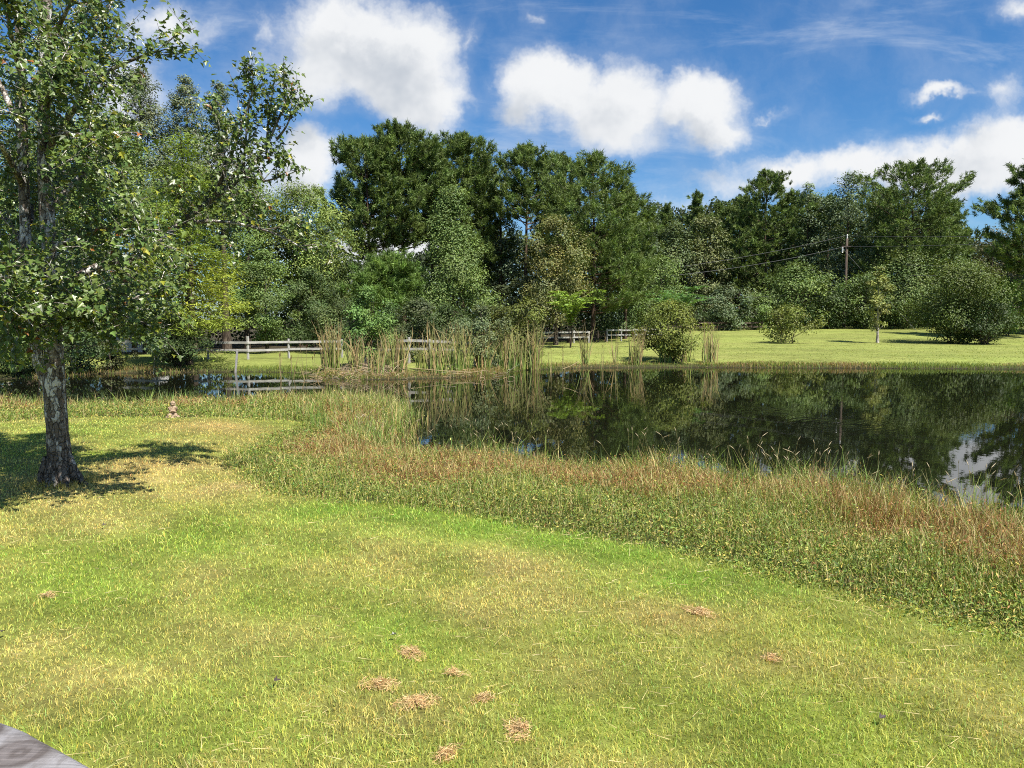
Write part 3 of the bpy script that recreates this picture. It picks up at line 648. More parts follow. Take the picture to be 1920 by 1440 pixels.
def conifer(o, H, R, zb, seed, col, d, prof='dome', nb=60, kind='pine', up=.35, tuft=1.0, gap=0.0, bark='pine_bark', hue=.06):
    r2 = np.random.default_rng(seed); P = PROF[prof]; Hc = H-zb
    tb = MB(); tt = np.linspace(0, 1, 10); tr = H*.011+.03
    wob = np.stack([np.sin(tt*4+seed)*.02*H*tt*.5, np.cos(tt*3+seed)*.015*H*tt*.5, tt*H*.985-.15*(tt == 0)], -1)
    tb.tube(wob, tr*(1-tt*.85)*(1+.4*np.exp(-tt*25)), 7)
    lobes = r2.random(8)*6.28
    Cs, Ds, Kc = [], [], []
    for b in range(nb):
        t = (b+r2.random())/nb; z = zb+t*Hc*.96; az = b*2.399+r2.normal()*.5
        Lb = R*P(np.array([t]))[0]*(.66+.36*r2.random())*(1-.35*max(0, t-.75)/.25)*(1+.3*math.sin(az*2+lobes[0]+t*6))
        if r2.random() < gap: continue
        f = z/(H*.985); base = np.array([np.interp(f, tt, wob[:, i]) for i in range(3)]); base[2] = z
        u = up*(.4+t*.9)+r2.normal()*.1
        dr = np.array([math.cos(az), math.sin(az), u]); dr /= np.linalg.norm(dr)
        k = 6; s = np.linspace(0, 1, k)
        cur = np.array([0, 0, 1.])*(.22 if kind == 'pine' else -.18)*Lb
        pts = base+dr*Lb*s[:, None]+cur*(s**2)[:, None]
        tb.tube(pts, np.maximum(tr*.32*(1-t*.7)*(1-s*.85), .008), 4)
        nt = max(4, int(Lb*3.4*tuft))
        for q in range(nt):
            sf = .16+.84*(q+r2.random())/nt
            p = np.array([np.interp(sf, s, pts[:, i]) for i in range(3)])
            side = np.cross(dr, [0, 0, 1]); sl = (Lb*.34*(1.15-sf)+.25)*float(np.clip(r2.normal(), -1.5, 1.5))
            p2 = p+side*sl+dr*abs(sl)*.5+np.array([0, 0, (.12 if kind == 'pine' else -.05)*abs(sl)+r2.normal()*.12])
            Cs.append(p2); Ds.append(unit(dr*.7+side*np.sign(sl)*.3+np.array([0, 0, .55 if kind == 'pine' else -.1])))
        for q in range(5 if kind == 'pine' else 1):
            Cs.append(pts[-1]-dr*r2.random()*.5+(r2.normal(size=3)*np.array([.3, .3, .22]) if kind == 'pine' else 0)); Ds.append(unit(dr*.6+r2.normal(size=3)*.3+np.array([0, 0, .7])))
    Cs.append(wob[-1]); Ds.append(np.array([0, 0, 1.]))
    Cs = np.array(Cs); Ds = np.array(Ds); K = len(Cs)
    mb = MB()
    if kind == 'pine':
        per = int(np.clip(56000/K, 14, 44)); nl = K*per; cl = np.repeat(np.arange(K), per)
        D = unit(Ds[cl]*.6+r2.normal(size=(nl, 3))*.6)
        X = Cs[cl]+Ds[cl]*(r2.random((nl, 1))-.4)*.5+r2.normal(size=(nl, 3))*.075
        cc = jit(col, K, r2, .26, hue)[cl]*(1+r2.normal(size=(nl, 1))*.2).clip(.5, 1.6)
        needles(mb, X, D, (.27+.17*r2.random(nl))*(d/72)**.3, .075*(d/72)**.7, cc, r2)
    else:
        per = int(np.clip(34000/K, 16, 60)); nl = K*per; cl = np.repeat(np.arange(K), per)
        q = r2.normal(size=(nl, 3))*np.array([.30, .30, .06]); X = Cs[cl]+q; X[:, 2] -= .22*(q[:, 0]**2+q[:, 1]**2)/.2*.25
        D = unit(Ds[cl]*.5+unit(q)*.8+np.array([0, 0, -.25])+r2.normal(size=(nl, 3))*.25)
        N = unit(np.array([0, 0, 1.])+r2.normal(size=(nl, 3))*.4)
        zt = ((Cs[:, 2]-zb)/Hc)
        yel = .5*np.clip(1.05-np.abs(zt-.22)/.2+r2.normal(size=K)*.2, 0, 1)[:, None]
        kc = (np.array(col)[None]*(1-yel)+np.array([.46, .46, .055])[None]*yel)*(1+r2.normal(size=(K, 1))*.12)
        cc = (kc[cl]*(1+r2.normal(size=(nl, 1))*.18)).clip(.01, .6)
        rhomb(mb, X, N, .17+.1*r2.random(nl), .045, cc, r2, T=D)
    tb.build('trunk', M[bark], o); mb.build('crown', M['needle' if kind == 'pine' else 'leaf'], o)

def spot(px, Y):
    x = (px-960)/F*Y/ (ray(960, 597)[1]); return np.array([x, Y, h1(x, Y)])
def dims(px, Y, top, w, cb=None):
    g = spot(px, Y); zt = at_y(px, top, Y)[2]; H = zt-g[2]; R = w/2/F*Y
    zb = max(at_y(px, cb, Y)[2]-g[2], .05) if cb else H*.25
    return g, H, R, zb

G1 = (.145, .20, .046); G2 = (.115, .162, .042); G3 = (.17, .215, .05); GG = (.13, .155, .065); OL = (.15, .16, .032); DK = (.062, .09, .026); BR = (.16, .16, .055); PN = (.115, .165, .04); PL = (.12, .19, .04)
TREES = [
 # name, px, Y, top, w, crown base py, colour, profile, label, group, kwargs
 ('broadleaf_tree', 275, 52, 126, 118, 420, (.15, .17, .095), 'oval', 'tallest grey green tree showing above the near maple limb', 'tall trees behind the maple', dict(lai=4.6, lump=.35, clumpk=2.6)),
 ('broadleaf_tree', 360, 53, 138, 86, 420, (.15, .17, .095), 'oval', 'narrow grey green tree with pointed top right of the tallest one', 'tall trees behind the maple', dict(lai=4.6, lump=.35, clumpk=2.6)),
 ('broadleaf_tree', 424, 54, 148, 70, 430, (.15, .17, .095), 'column', 'slim dark columnar tree top beside the upright maple shoots', 'tall trees behind the maple', dict(lai=4.4, clumpk=2.6)),
 ('broadleaf_tree', 195, 47, 196, 190, 480, G1, 'round', 'mid green round tree behind the gap right of the maple trunk', 'tall trees behind the maple', dict(lai=4.2)),
 ('broadleaf_tree', 50, 50, 120, 210, 520, G2, 'oval', 'dense tall tree directly behind the maple trunk', 'tall trees behind the maple', dict(lai=2.6)),
 ('broadleaf_tree', -95, 46, 90, 230, 560, G2, 'oval', 'tall tree at the left border behind the maple', 'tall trees behind the maple', {}),
 ('broadleaf_tree', 130, 45, 415, 210, 640, DK, 'round', 'low dark spreading tree behind the maple trunk', None, dict(lai=3.0)),
 ('broadleaf_tree', 250, 49.5, 380, 170, 645, G2, 'round', 'shaded green tree over the white shed', None, {}),
 ('broadleaf_tree', 462, 57, 318, 165, 600, G1, 'oval', 'green oval tree behind the golden cypress', None, {}),
 ('broadleaf_tree', 562, 60, 343, 175, 570, G3, 'round', 'pale green rounded tree left of the tall pines', None, dict(lump=.35)),
 ('broadleaf_tree', 622, 64, 392, 105, 590, (.13, .175, .05), 'oval', 'small pale green tree squeezed against the leftmost tall pine', None, {}),
 ('broadleaf_tree', 500, 50, 470, 120, 640, G2, 'round', 'dark green tree right behind the long rails', None, {}),
 ('broadleaf_tree', 585, 53, 505, 130, 650, (.08, .115, .036), 'round', 'dark low tree above the right end of the long rails', None, {}),
 ('broadleaf_tree', 937, 80, 288, 92, 540, (.115, .15, .085), 'oval', 'grey green loose tree between the two groups of tall pines', None, dict(lai=2.0, lump=.5)),
 ('broadleaf_tree', 850, 60, 348, 200, 640, (.13, .18, .05), 'cone', 'light green pointed tree in front of the tall pines', None, dict(lai=3.6, clumpk=1.5)),
 ('broadleaf_tree', 1042, 63, 402, 145, 600, BR, 'oval', 'brownish sparse tree among the tall pines', None, dict(lai=2.6, hue=.09)),
 ('broadleaf_tree', 1232, 84, 478, 120, 600, G2, 'round', 'dark rounded tree where the tall pines end on the right', None, {}),
 ('broadleaf_tree', 1262, 108, 415, 100, 600, (.10, .13, .05), 'oval', 'green oval tree in the distant row, left of the brown green one', 'distant woodland trees', {}),
 ('broadleaf_tree', 1318, 108, 402, 96, 600, (.135, .15, .058), 'column', 'brown green column shaped tree in the distant row', 'distant woodland trees', {}),
 ('broadleaf_tree', 1512, 107, 338, 84, 560, (.12, .155, .075), 'column', 'slim pale grey green tree between two dark pines in the distance', 'distant woodland trees', dict(lai=2.8, lump=.45)),
 ('broadleaf_tree', 1585, 105, 318, 122, 570, (.125, .16, .08), 'oval', 'silvery green tree above the utility pole', 'distant woodland trees', dict(lai=2.6, lump=.45)),
 ('broadleaf_tree', 1366, 88, 530, 92, 618, (.1, .13, .06), 'round', 'grey green small tree at the left of the far lawn edge', 'small trees along the far lawn edge', {}),
 ('broadleaf_tree', 1420, 90, 548, 80, 618, G2, 'round', 'dark small tree right beside the grey green one at the lawn edge', 'small trees along the far lawn edge', {}),
 ('broadleaf_tree', 1495, 91, 498, 140, 615, (.12, .165, .045), 'round', 'wide bright rounded tree behind the small lawn shrub', 'small trees along the far lawn edge', {}),
 ('broadleaf_tree', 1552, 92, 548, 96, 615, DK, 'round', 'dark low tree beneath the utility pole', 'small trees along the far lawn edge', {}),
 ('broadleaf_tree', 1618, 91.5, 512, 110, 615, (.1, .14, .04), 'round', 'rounded tree directly behind the slim sapling', 'small trees along the far lawn edge', {}),
 ('broadleaf_tree', 1700, 92, 472, 160, 615, (.12, .16, .05), 'round', 'large spreading tree left behind the big round bush', 'small trees along the far lawn edge', {}),
 ('broadleaf_tree', 1775, 96, 470, 120, 615, (.1, .145, .065), 'round', 'bluish green tree directly behind the big round bush', 'small trees along the far lawn edge', {}),
 ('broadleaf_tree', 1852, 88, 418, 100, 590, (.11, .1, .055), 'round', 'thin brownish tree with sky showing through, left of the last pine', None, dict(lai=.8, lump=.5, clumpk=1.6)),
 ('broadleaf_tree', 1905, 92, 400, 110, 600, (.115, .11, .05), 'oval', 'brown leaved tree behind the last pine on the right', None, dict(lai=1.6)),
 ('broadleaf_tree', 1990, 84, 470, 160, 615, G2, 'round', 'green tree beyond the right border', None, {}),
]
PINES = [
 (692, 72, 262, 165, 490, 62, 'leftmost tall pine with branches spread to the left', dict(gap=.12, up=.3)),
 (757, 74, 236, 150, 470, 70, 'tallest pine near the middle', dict(prof='pineoval')),
 (812, 79, 262, 110, 455, 48, 'dark pine right of the tallest pine', {}),
 (868, 76, 250, 150, 520, 66, 'broad topped pine above the light green pointed tree', dict(prof='pineoval')),
 (905, 82, 300, 100, 560, 44, 'shorter dark pine behind the pointed tree', {}),
 (985, 75, 274, 112, 430, 42, 'thin open pine with bare lower trunk', dict(gap=.25, up=.45)),
 (1046, 78, 290, 118, 500, 54, 'dark pine between the thin pine and the huge one', {}),
 (1112, 70, 288, 215, 590, 90, 'huge dense pine with drooping lower boughs', dict(up=.18, prof='pineoval')),
 (1172, 75, 358, 120, 560, 46, 'shorter pine leaning on the right side of the huge pine', {}),
 (728, 57, 488, 130, 590, 40, 'young bright green pine beneath the tallest pines', dict(c=PL)),
 (1212, 112, 402, 80, 600, 40, 'small distant pine at the left start of the far row', {}),
 (1243, 122, 382, 84, 600, 44, 'distant pine with narrow tip, left half of the far row', dict(prof='cone')),
 (1302, 124, 358, 90, 600, 46, 'highest pointed pine in the distant left row', dict(prof='cone')),
 (1345, 126, 376, 84, 600, 44, 'distant pine right of the highest pointed one', dict(prof='cone')),
 (1384, 120, 370, 90, 600, 44, 'distant pine touching the broad pine on its left', {}),
 (1432, 110, 320, 135, 560, 62, 'broad dark pine standing above the small lawn shrub', {}),
 (1476, 118, 362, 80, 590, 40, 'small dark pine between the broad pine and the pale slim tree', {}),
 (1548, 118, 366, 90, 590, 42, 'dark pine behind the two pale grey green trees', {}),
 (1645, 112, 352, 110, 590, 50, 'dark pine at the left shoulder of the big rounded pine', {}),
 (1702, 98, 305, 190, 545, 90, 'big rounded pine standing alone against the clouds', dict(up=.22, prof='pineoval')),
 (1756, 104, 372, 90, 560, 42, 'lower pine at the right shoulder of the big rounded pine', {}),
 (1935, 74, 286, 225, 520, 70, 'dark ragged pine cut by the right border', dict(gap=.2, up=.15, prof='cone')),
 (2060, 80, 260, 200, 540, 60, 'tall pine beyond the right border', {}),
]
sd_ = 100
for (nm, px, Y, top, w, cb, col, prof, lab, grp, kw) in TREES:
    g, H, R, zb = dims(px, Y, top, w, cb); o = thing(nm, lab, 'tree', g, 0, grp); sd_ += 1
    broad(o, H, R, zb, sd_, col, Y, prof, **kw)
for (px, Y, top, w, cb, nb, lab, kw) in PINES:
    g, H, R, zb = dims(px, Y, top, w, cb); kw = dict(kw); c_ = kw.pop('c', PN); sd_ += 1
    o = thing('pine_tree', lab, 'tree', g, 0, 'tall pines in the middle' if Y < 83 and px < 1300 else 'distant pines')
    kw.setdefault('prof', 'dome'); conifer(o, H, R*(1.12 if Y < 100 else 1.3), zb, sd_, c_, Y, nb=int(nb*1.35), **kw)

# golden bald cypress on the far bank
g, H, R, zb = dims(352, 41, 236, 275, 632)
o = thing('cypress_tree', 'golden green feathery cypress with yellow lower boughs on the left bank', 'tree', g)
conifer(o, H, R, zb, 301, (.23, .31, .05), 41, prof='cone', nb=95, kind='cypress', up=-.02, tuft=2.4, bark='bark')

# shrubs
SHRUBS = [
 (325, 39.6, 585, 118, DK, 'round', 'dark shrub standing in the water under the golden cypress', dict(lai=4)),
 (205, 38.5, 636, 70, (.075, .08, .03), 'round', 'brownish shrub at the water edge left of the white shed', {}),
 (150, 37.5, 606, 125, (.06, .09, .03), 'round', 'bright edged shrub overhanging the dark inlet', {}),
 (78, 36.2, 598, 130, DK, 'round', 'dark shrub overhanging the water behind the maple trunk', {}),
 (-40, 35.2, 606, 140, G2, 'round', 'green shrub overhanging the inlet at the left border', {}),
 (28, 35.4, 622, 90, DK, 'round', 'low dark shrub overhanging the water beside the rusty sapling', {}),
 (688, 38.6, 535, 112, (.12, .19, .045), 'oval', 'fresh green leafy shrub behind the dry brown cattails', dict(lai=4)),
 (622, 50, 545, 100, (.07, .095, .03), 'round', 'dull green shrub behind the straw cattails', {}),
 (782, 41.3, 560, 120, (.07, .09, .035), 'round', 'grey green shrub in front of the young pine', {}),
 (735, 41.5, 585, 100, G2, 'round', 'dark green shrub above the hidden rails', {}),
 (838, 41.4, 575, 115, DK, 'round', 'dark shrub beneath the light green pointed tree', {}),
 (902, 38.8, 572, 112, GG, 'round', 'grey green shrub right of the pointed tree foot', {}),
 (965, 42, 556, 122, (.115, .128, .026), 'oval', 'olive green bush rising behind the broad mixed cattails', dict(lai=4.2)),
 (988, 66, 520, 100, (.085, .10, .045), 'round', 'pale brown green shrub under the brownish tree', {}),
 (1130, 76, 560, 120, DK, 'round', 'dark shrub under the huge pine', {}),
 (1190, 80, 545, 110, G2, 'round', 'dark green shrub beyond the right end of the rails', {}),
 (1262, 44.5, 568, 138, (.125, .14, .022), 'round', 'rounded olive yellow shrub behind the green cattails', dict(lai=4.2)),
 (1848, 64, 560, 120, DK, 'round', 'dark glossy shrub merging with the right foot of the big round bush', dict(lai=4)),
 (1480, 66, 572, 92, (.135, .155, .03), 'vase', 'small shrub with spreading sprays alone on the far lawn', dict(lai=3)),
 (1800, 66, 492, 172, (.082, .108, .02), 'round', 'big round bush on the right of the far lawn', dict(lai=5, clumpk=1.5, lump=.5)),
 (1885, 78, 515, 70, (.12, .2, .03), 'column', 'bright green upright shrub right of the big round bush', {}),
 (1935, 80, 520, 90, G2, 'round', 'green shrub at the right border of the far lawn', {}),
 (1340, 92, 575, 90, DK, 'round', 'dark shrub over the low board fence', {}),
 (1660, 100, 560, 150, DK, 'round', 'wide dark shrub in the shade behind the slim sapling', {}),
]
for (px, Y, top, w, col, prof, lab, kw) in SHRUBS:
    g, H, R, zb = dims(px, Y, top, w); sd_ += 1
    o = thing('shrub', lab, 'shrub', g, 0, 'shrubs around the pond')
    broad(o, H, R, H*.04 if 'overhang' not in lab else .08, sd_, col, Y, prof, multi=3, trunk_r=.06, leafk=.0028, **kw)
g, H, R, zb = dims(1647, 67, 500, 52, 618)
o = thing('sapling', 'slim sapling with pale bark alone on the far lawn', 'tree', g)
broad(o, H, R, zb, 411, (.2, .21, .06), 67, 'column', lai=3.2, bark='pale_bark', trunk_r=.11, leafk=.003, lump=.45)
g, H, R, zb = dims(9, 37.3, 575, 70, 640)
o = thing('sapling', 'thin white stemmed sapling with rusty leaves at the left water edge', 'tree', g)
broad(o, H, R, zb, 412, (.16, .07, .02), 37, 'round', lai=1.5, bark='pale_bark', trunk_r=.09)

# frond plants
def fronds(px, Y, top, w, col, lab, n=26, bare=.35):
    g, H, R, _ = dims(px, Y, top, w); o = thing('frond_tree', lab, 'tree', g, 0, 'small trees with long fronds'); r2 = np.random.default_rng(int(px))
    tb = MB(); mb = MB()
    for s in range(3):
        a = r2.random()*6.28; tp = np.array([math.cos(a)*.25, math.sin(a)*.25, H*(bare+.1*r2.random())])
        limb_tube(tb, np.array([0, 0, -.1]), tp, .05, .03, r2)
    for f in range(n):
        a = f*2.399; z0 = H*(bare*.8+.2*r2.random()); L = R*(.35+.75*r2.random()); rise = (H-z0)*(.6+.5*r2.random())
        s = np.linspace(0, 1, 14); P = np.stack([np.cos(a)*L*s**1.35, np.sin(a)*L*s**1.35, z0+rise*(1.75*s-.8*s**2.6)], -1)
        tb.tube(P[::3], .012, 3)
        T = unit(np.gradient(P, axis=0)); side = unit(np.cross(T, [0, 0, 1.]))
        for sg in (-1, 1):
            for rep in range(2):
                C = P[2:]+side[2:]*sg*.13+T[2:]*rep*L/28; m = len(C)
                rhomb(mb, C+np.array([0, 0, -.03]), unit(np.array([0, 0, 1.])+r2.normal(size=(m, 3))*.35), .38, .10, jit(col, m, r2, .2, .08), r2, T=side[2:]*sg+T[2:]*.5)
    tb.build('trunk', M['bark'], o); mb.build('crown', M['leaf'], o)
fronds(1070, 58, 545, 124, (.20, .30, .045), 'bright yellow green frond tree behind the right rail fence', 34)
fronds(1278, 58, 538, 122, (.10, .2, .05), 'bluish green frond tree rising behind the rounded olive shrub', 30, .5)

# distant woods mass, deep understory shade put into its dark leaf colours
r2 = np.random.default_rng(909)
mb = MB()
def mass(x0, x1, Y0, Y1, top_fn, n, col):
    px = r2.uniform(x0, x1, n); Y = r2.uniform(Y0, Y1, n)
    X = (px-960)/F*Y; gz = hgt(X, Y)
    tz = 2.7+(597-np.interp(px, *zip(*top_fn)))/F*Y
    tz = tz*(.82+.3*vnoise(X, Y, 3.5, 70)); z = gz+(tz-gz)*r2.random(n)**.8
    L = Y*.0052
    N = unit(r2.normal(size=(n, 3))+np.array([.1, -.6, .5]))
    k = vnoise(X, z*1.5, 2.2, 71)[:, None]
    rhomb(mb, np.stack([X, Y, z], -1), N, L*(.7+.6*r2.random(n)), L*.6, (np.array(col)*(.6+.9*k)*(1+.2*r2.normal(size=(n, 1)))).clip(.003, .4), r2)
mass(1170, 2150, 128, 136, [(1170, 405), (1250, 398), (1330, 385), (1400, 388), (1500, 385), (1620, 390), (1790, 415), (1850, 460), (2150, 470)], 64000, (.055, .08, .028))
mass(560, 1230, 90, 96, [(560, 480), (690, 490), (720, 500), (745, 488), (790, 470), (860, 445), (960, 450), (1010, 445), (1230, 430)], 40000, (.045, .068, .024))
mass(-260, 600, 62, 68, [(-260, 380), (0, 330), (120, 300), (200, 420), (235, 500), (270, 480), (300, 330), (400, 320), (480, 370), (600, 450)], 46000, (.055, .072, .025))
mass(1290, 2100, 101, 104, [(1290, 585), (1600, 575), (2100, 570)], 16000, (.04, .06, .02))
tag(mb.build('far_woods', M['leaf']), 'dark dense woodland filling the gaps behind the separate trees', 'woods', kind='stuff')

# ------------------------------------------------------------------ near maple
mg = ground(113, 908); MY = mg[1]
o = thing('maple_tree', 'large maple with peeling pale bark and forked trunk on the near lawn', 'tree', mg)
def mp_(px, py, dy=0): return at_y(px, py, MY+dy)-mg
r2 = np.random.default_rng(5150)
def smooth(pts, n):
    pts = np.array(pts); t = np.linspace(0, len(pts)-1, n); out = []
    from_ = np.clip(np.floor(t).astype(int), 0, len(pts)-2)
    for a, i in zip(t, from_):
        p0 = pts[max(i-1, 0)]; p1 = pts[i]; p2 = pts[i+1]; p3 = pts[min(i+2, len(pts)-1)]; u = a-i
        out.append(.5*((2*p1)+(-p0+p2)*u+(2*p0-5*p1+4*p2-p3)*u*u+(-p0+3*p1-3*p2+p3)*u**3))
    return np.array(out)
tb = MB(); S = MY/F
def stem(pts, radii, n=26, k=14, j=.07):
    P = smooth(pts, n); R_ = np.interp(np.linspace(0, 1, n), np.linspace(0, 1, len(radii)), radii)
    tb.tube(P, R_, k, jit=j, rng=r2); return P
base_pts = [np.array([.0, 0, -.12]), mp_(113, 880), mp_(107, 800), mp_(102, 720), mp_(102, 640), mp_(97, 540), mp_(88, 400), mp_(82, 250), mp_(84, 100), mp_(92, -80), mp_(96, -260)]
main = stem(base_pts, [33*S, 23*S, 18.5*S, 19*S, 15*S, 13.5*S, 12.5*S, 11*S, 9.5*S, 7*S, 3*S], 44, 16, .06)
lstem = stem([mp_(98, 735), mp_(80, 690), mp_(62, 630), mp_(52, 520), mp_(46, 380), mp_(40, 200), mp_(36, 60), mp_(20, -120)], [12*S, 13*S, 12*S, 10.5*S, 9*S, 9*S, 7*S, 3*S], 34, 12, .06)
# root flare
for a in np.linspace(0, 6.28, 8)[:-1]:
    q = np.array([math.cos(a), math.sin(a)*.8, 0]); f = .2+.07*r2.random()
    if math.cos(a) > .6: f = .31
    tb.tube([q*.10+[0, 0, .36], q*.19+[0, 0, .13], q*f+[0, 0, .015], q*(f+.14)+[0, 0, -.05]], [.085, .075, .04, .015], 7, jit=.15, rng=r2)
# limbs: start height fraction, polyline in picture space with depth offsets (metres)
LIMBS = [
 ([(94, 545, 0), (180, 500, .2), (272, 478, .4), (335, 420, .6), (400, 372, .7), (455, 330, .8), (500, 270, .9), (545, 170, .9)], 8.5),
 ([(335, 420, .6), (390, 415, .4), (450, 420, .2), (520, 440, 0), (575, 470, -.1)], 4),
 ([(400, 372, .7), (430, 300, .5), (455, 230, .4), (478, 160, .3)], 4),
 ([(90, 470, 0), (160, 440, -.8), (230, 430, -1.4), (290, 470, -1.7)], 6),
 ([(88, 400, 0), (150, 330, .3), (205, 290, .6), (245, 230, .8)], 6),
 ([(84, 290, 0), (150, 190, -.3), (210, 130, -.6), (298, 95, -.8)], 6.5),
 ([(84, 200, 0), (140, 110, .5), (190, 40, .8), (228, -30, 1.0)], 6),
 ([(84, 110, 0), (120, 30, -.8), (170, -60, -1.2)], 5),
 ([(92, 600, 0), (150, 585, -.5), (220, 590, -1.0), (285, 612, -1.2)], 5),
 ([(95, 560, 0), (120, 560, -1.0), (170, 580, -1.8)], 5),
 ([(60, 560, 0), (10, 520, -.6), (-60, 500, -1.0), (-140, 520, -1.2)], 6),
 ([(52, 470, 0), (0, 400, .6), (-70, 360, 1.0), (-160, 330, 1.2)], 6),
 ([(44, 350, 0), (0, 270, -.8), (-60, 210, -1.3), (-140, 170, -1.6)], 6),
 ([(42, 250, 0), (-10, 140, .4), (-70, 60, .7), (-120, 0, .8)], 6),
 ([(60, 540, 0), (40, 520, -1.2), (20, 540, -2.0), (0, 580, -2.4)], 5),
 ([(84, 230, 0), (95, 160, -1.2), (110, 120, -2.0)], 5),
 ([(86, 380, 0), (110, 330, 1.4), (140, 310, 2.3)], 5),
 ([(60, 420, 0), (50, 330, 1.4), (30, 290, 2.2)], 5),
 ([(40, 150, 0), (20, 60, -1.0), (10, 0, -1.6)], 5),
 ([(90, 40, 0), (60, -60, .6), (20, -150, 1.0)], 5),
 ([(96, 620, 0), (60, 600, -1.2), (20, 600, -2.0)], 4),
 ([(90, 500, 0), (140, 520, 1.0), (190, 560, 1.6)], 4.5),
 ([(60, 500, 0), (20, 470, .8), (-20, 450, 1.4)], 4.5),
 ([(80, 260, 0), (130, 250, -1.2), (180, 260, -1.8)], 4.5),
 ([(84, 150, 0), (130, 90, .6), (160, 20, 1.0)], 4.5),
 ([(455, 330, .8), (490, 340, .4), (530, 330, .2)], 3),
 ([(500, 290, .9), (503, 230, .9), (512, 168, .9)], 2.5),
 ([(455, 330, .8), (462, 250, .7), (468, 190, .7)], 2.5),
 ([(520, 260, .9), (535, 240, .6), (552, 205, .5)], 2.5),
 ([(430, 350, .7), (420, 290, 1.0), (415, 230, 1.2)], 3.5),
 ([(220, 590, -1.0), (250, 560, -.6), (300, 545, -.4)], 3),
 ([(180, 500, .2), (215, 540, .8), (260, 570, 1.2)], 4),
]
tw = []      # twig points with directions
for pts, r in LIMBS:
    P = smooth([mp_(*p) for p in pts], 14); L = np.linalg.norm(np.diff(P, axis=0), axis=1).sum()
    t = np.linspace(0, 1, 14); tb.tube(P, (r*S)*(1-t*.85)+.004, 6)
    shoots = any(p[0] > 320 for p in pts)
    nt = int(L*(7.5 if shoots else 11.5))
    for q in range(nt):
        s = .12+.88*r2.random(); p = np.array([np.interp(s, t, P[:, i]) for i in range(3)])
        d = unit(P[min(int(s*13)+1, 13)]-P[min(int(s*13), 12)])
        v = unit(d*.5+r2.normal(size=3)*.7+np.array([0, 0, .55 if shoots else .12]))
        tl = (.3+.5*r2.random())*(1.15-.35*s)
        e = p+v*tl; tb.tube([p, (p+e)/2+r2.normal(size=3)*.03, e], [.007, .005, .003], 4)
        tw.append((p, e, 1.0))
        for _ in range(2):
            f = .35+.6*r2.random(); p2 = p*(1-f)+e*f; v2 = unit(v*.6+r2.normal(size=3)*.7); e2 = p2+v2*tl*.55; tw.append((p2, e2, .6)); tb.tube([p2, e2], [.004, .002], 3)
    tw.append((P[-3], P[-1], 1.0))
tb.build('trunk', maple_bark(), o)
Cl, Tl = [], []
for p, e, w in tw:
    m = int((16 if w == 1 else 9)); s = .15+.85*r2.random(m)[:, None]
    q = p*(1-s)+e*s+r2.normal(size=(m, 3))*.042; dirv = unit(e-p)
    Cl.append(q); Tl.append(dirv*.35+r2.normal(size=(m, 3))*.6+np.array([0, 0, -.55]))
Cl = np.concatenate(Cl); Tl = np.concatenate(Tl); nL = len(Cl)
half = np.array([(0, -.05), (.2, -.03), (.3, .16), (.56, .38), (.33, .44), (.2, .52), (.2, .70), (0, 1.05)])
Nn = unit(r2.normal(size=(nL, 3))*.45+np.array([.35, -.35, .75])); Tt = unit(Tl-Nn*(Tl*Nn).sum(1, keepdims=True)); Bb = np.cross(Nn, Tt)
sz = (.046+.037*r2.random(nL))[:, None]
lc = jit((.105, .155, .034), nL, r2, .28, .1); yl = r2.random(nL) < .05; lc[yl] = lc[yl]*np.array([2.4, 1.7, .9]); rd = r2.random(nL) < .006; lc[rd] = lc[rd]*np.array([2.6, .7, .7])
mb = MB()
for sg in (1, -1):
    cup = np.abs(half[:, 0])*.35
    V = Cl[:, None]+sz[..., None]*(half[None, :, 1:2]*Tt[:, None]+sg*half[None, :, 0:1]*Bb[:, None]+(cup-.18*half[:, 1]**2)[None, :, None]*Nn[:, None])
    f = np.arange(nL)[:, None]*8+np.arange(8)[None]
    mb.add(V.reshape(-1, 3), f if sg == 1 else f[:, ::-1], lc)
mb.build('crown', M['maple_leaf'], o)
print('maple leaves', nL)

# ------------------------------------------------------------------ fences
def fence(name, lab, pts, hp, hr, mat, post_w=.11, rail_h=.13, rails=2, group=None, extra=()):
    P = [np.array([p[0], p[1], h1(p[0], p[1])]) for p in pts]
    o = thing(name, lab, 'fence', P[0], 0, group)
    r2 = np.random.default_rng(int(abs(P[0][0])*10))
    for i, p in enumerate(P):
        mb = MB(); t = r2.normal(size=2)*.02; h = hp*(1+.06*r2.normal())+(.22 if i in extra else 0)
        a = p-P[0]; mb.beam(a+[0, 0, -.15], a+[t[0], t[1]+.001, h], post_w, post_w); mb.build('post', M[mat], o, bevel=.01)
    for i in range(len(P)-1):
        for r in range(rails):
            z = hr[r]; a = P[i]-P[0]+[0, -.085, z+r2.normal()*.015]; b = P[i+1]-P[0]+[0, -.085, z+r2.normal()*.015]
            mb = MB(); mb.beam(a, b, .04, rail_h, ext=-.004); mb.build('rail', M[mat], o, bevel=.008)
    return o
def fp(px, Y): return ((px-960)/F*Y/ray(960, 597)[1], Y)
fence('rail_fence', 'long weathered two rail fence on the left far bank', [fp(200, 45.5), fp(290, 45), fp(388, 44.3), fp(463, 44), fp(540, 45), fp(640, 45.6)], 1.08, (.52, .95), 'white_wood', extra=(3,))
fence('rail_fence', 'short piece of rail fence glimpsed between the cattails in the middle', [fp(684, 40.2), fp(725, 40), fp(766, 39.9), fp(806, 39.9), fp(848, 40), fp(890, 40.2)], 1.25, (.75, 1.17), 'white_wood')
fence('rail_fence', 'grey rail fence with wide spaced posts under the bright frond tree', [fp(1012, 65.5), fp(1046, 66), fp(1076, 66.5), fp(1104, 67)], 1.05, (.5, .93), 'white_wood')
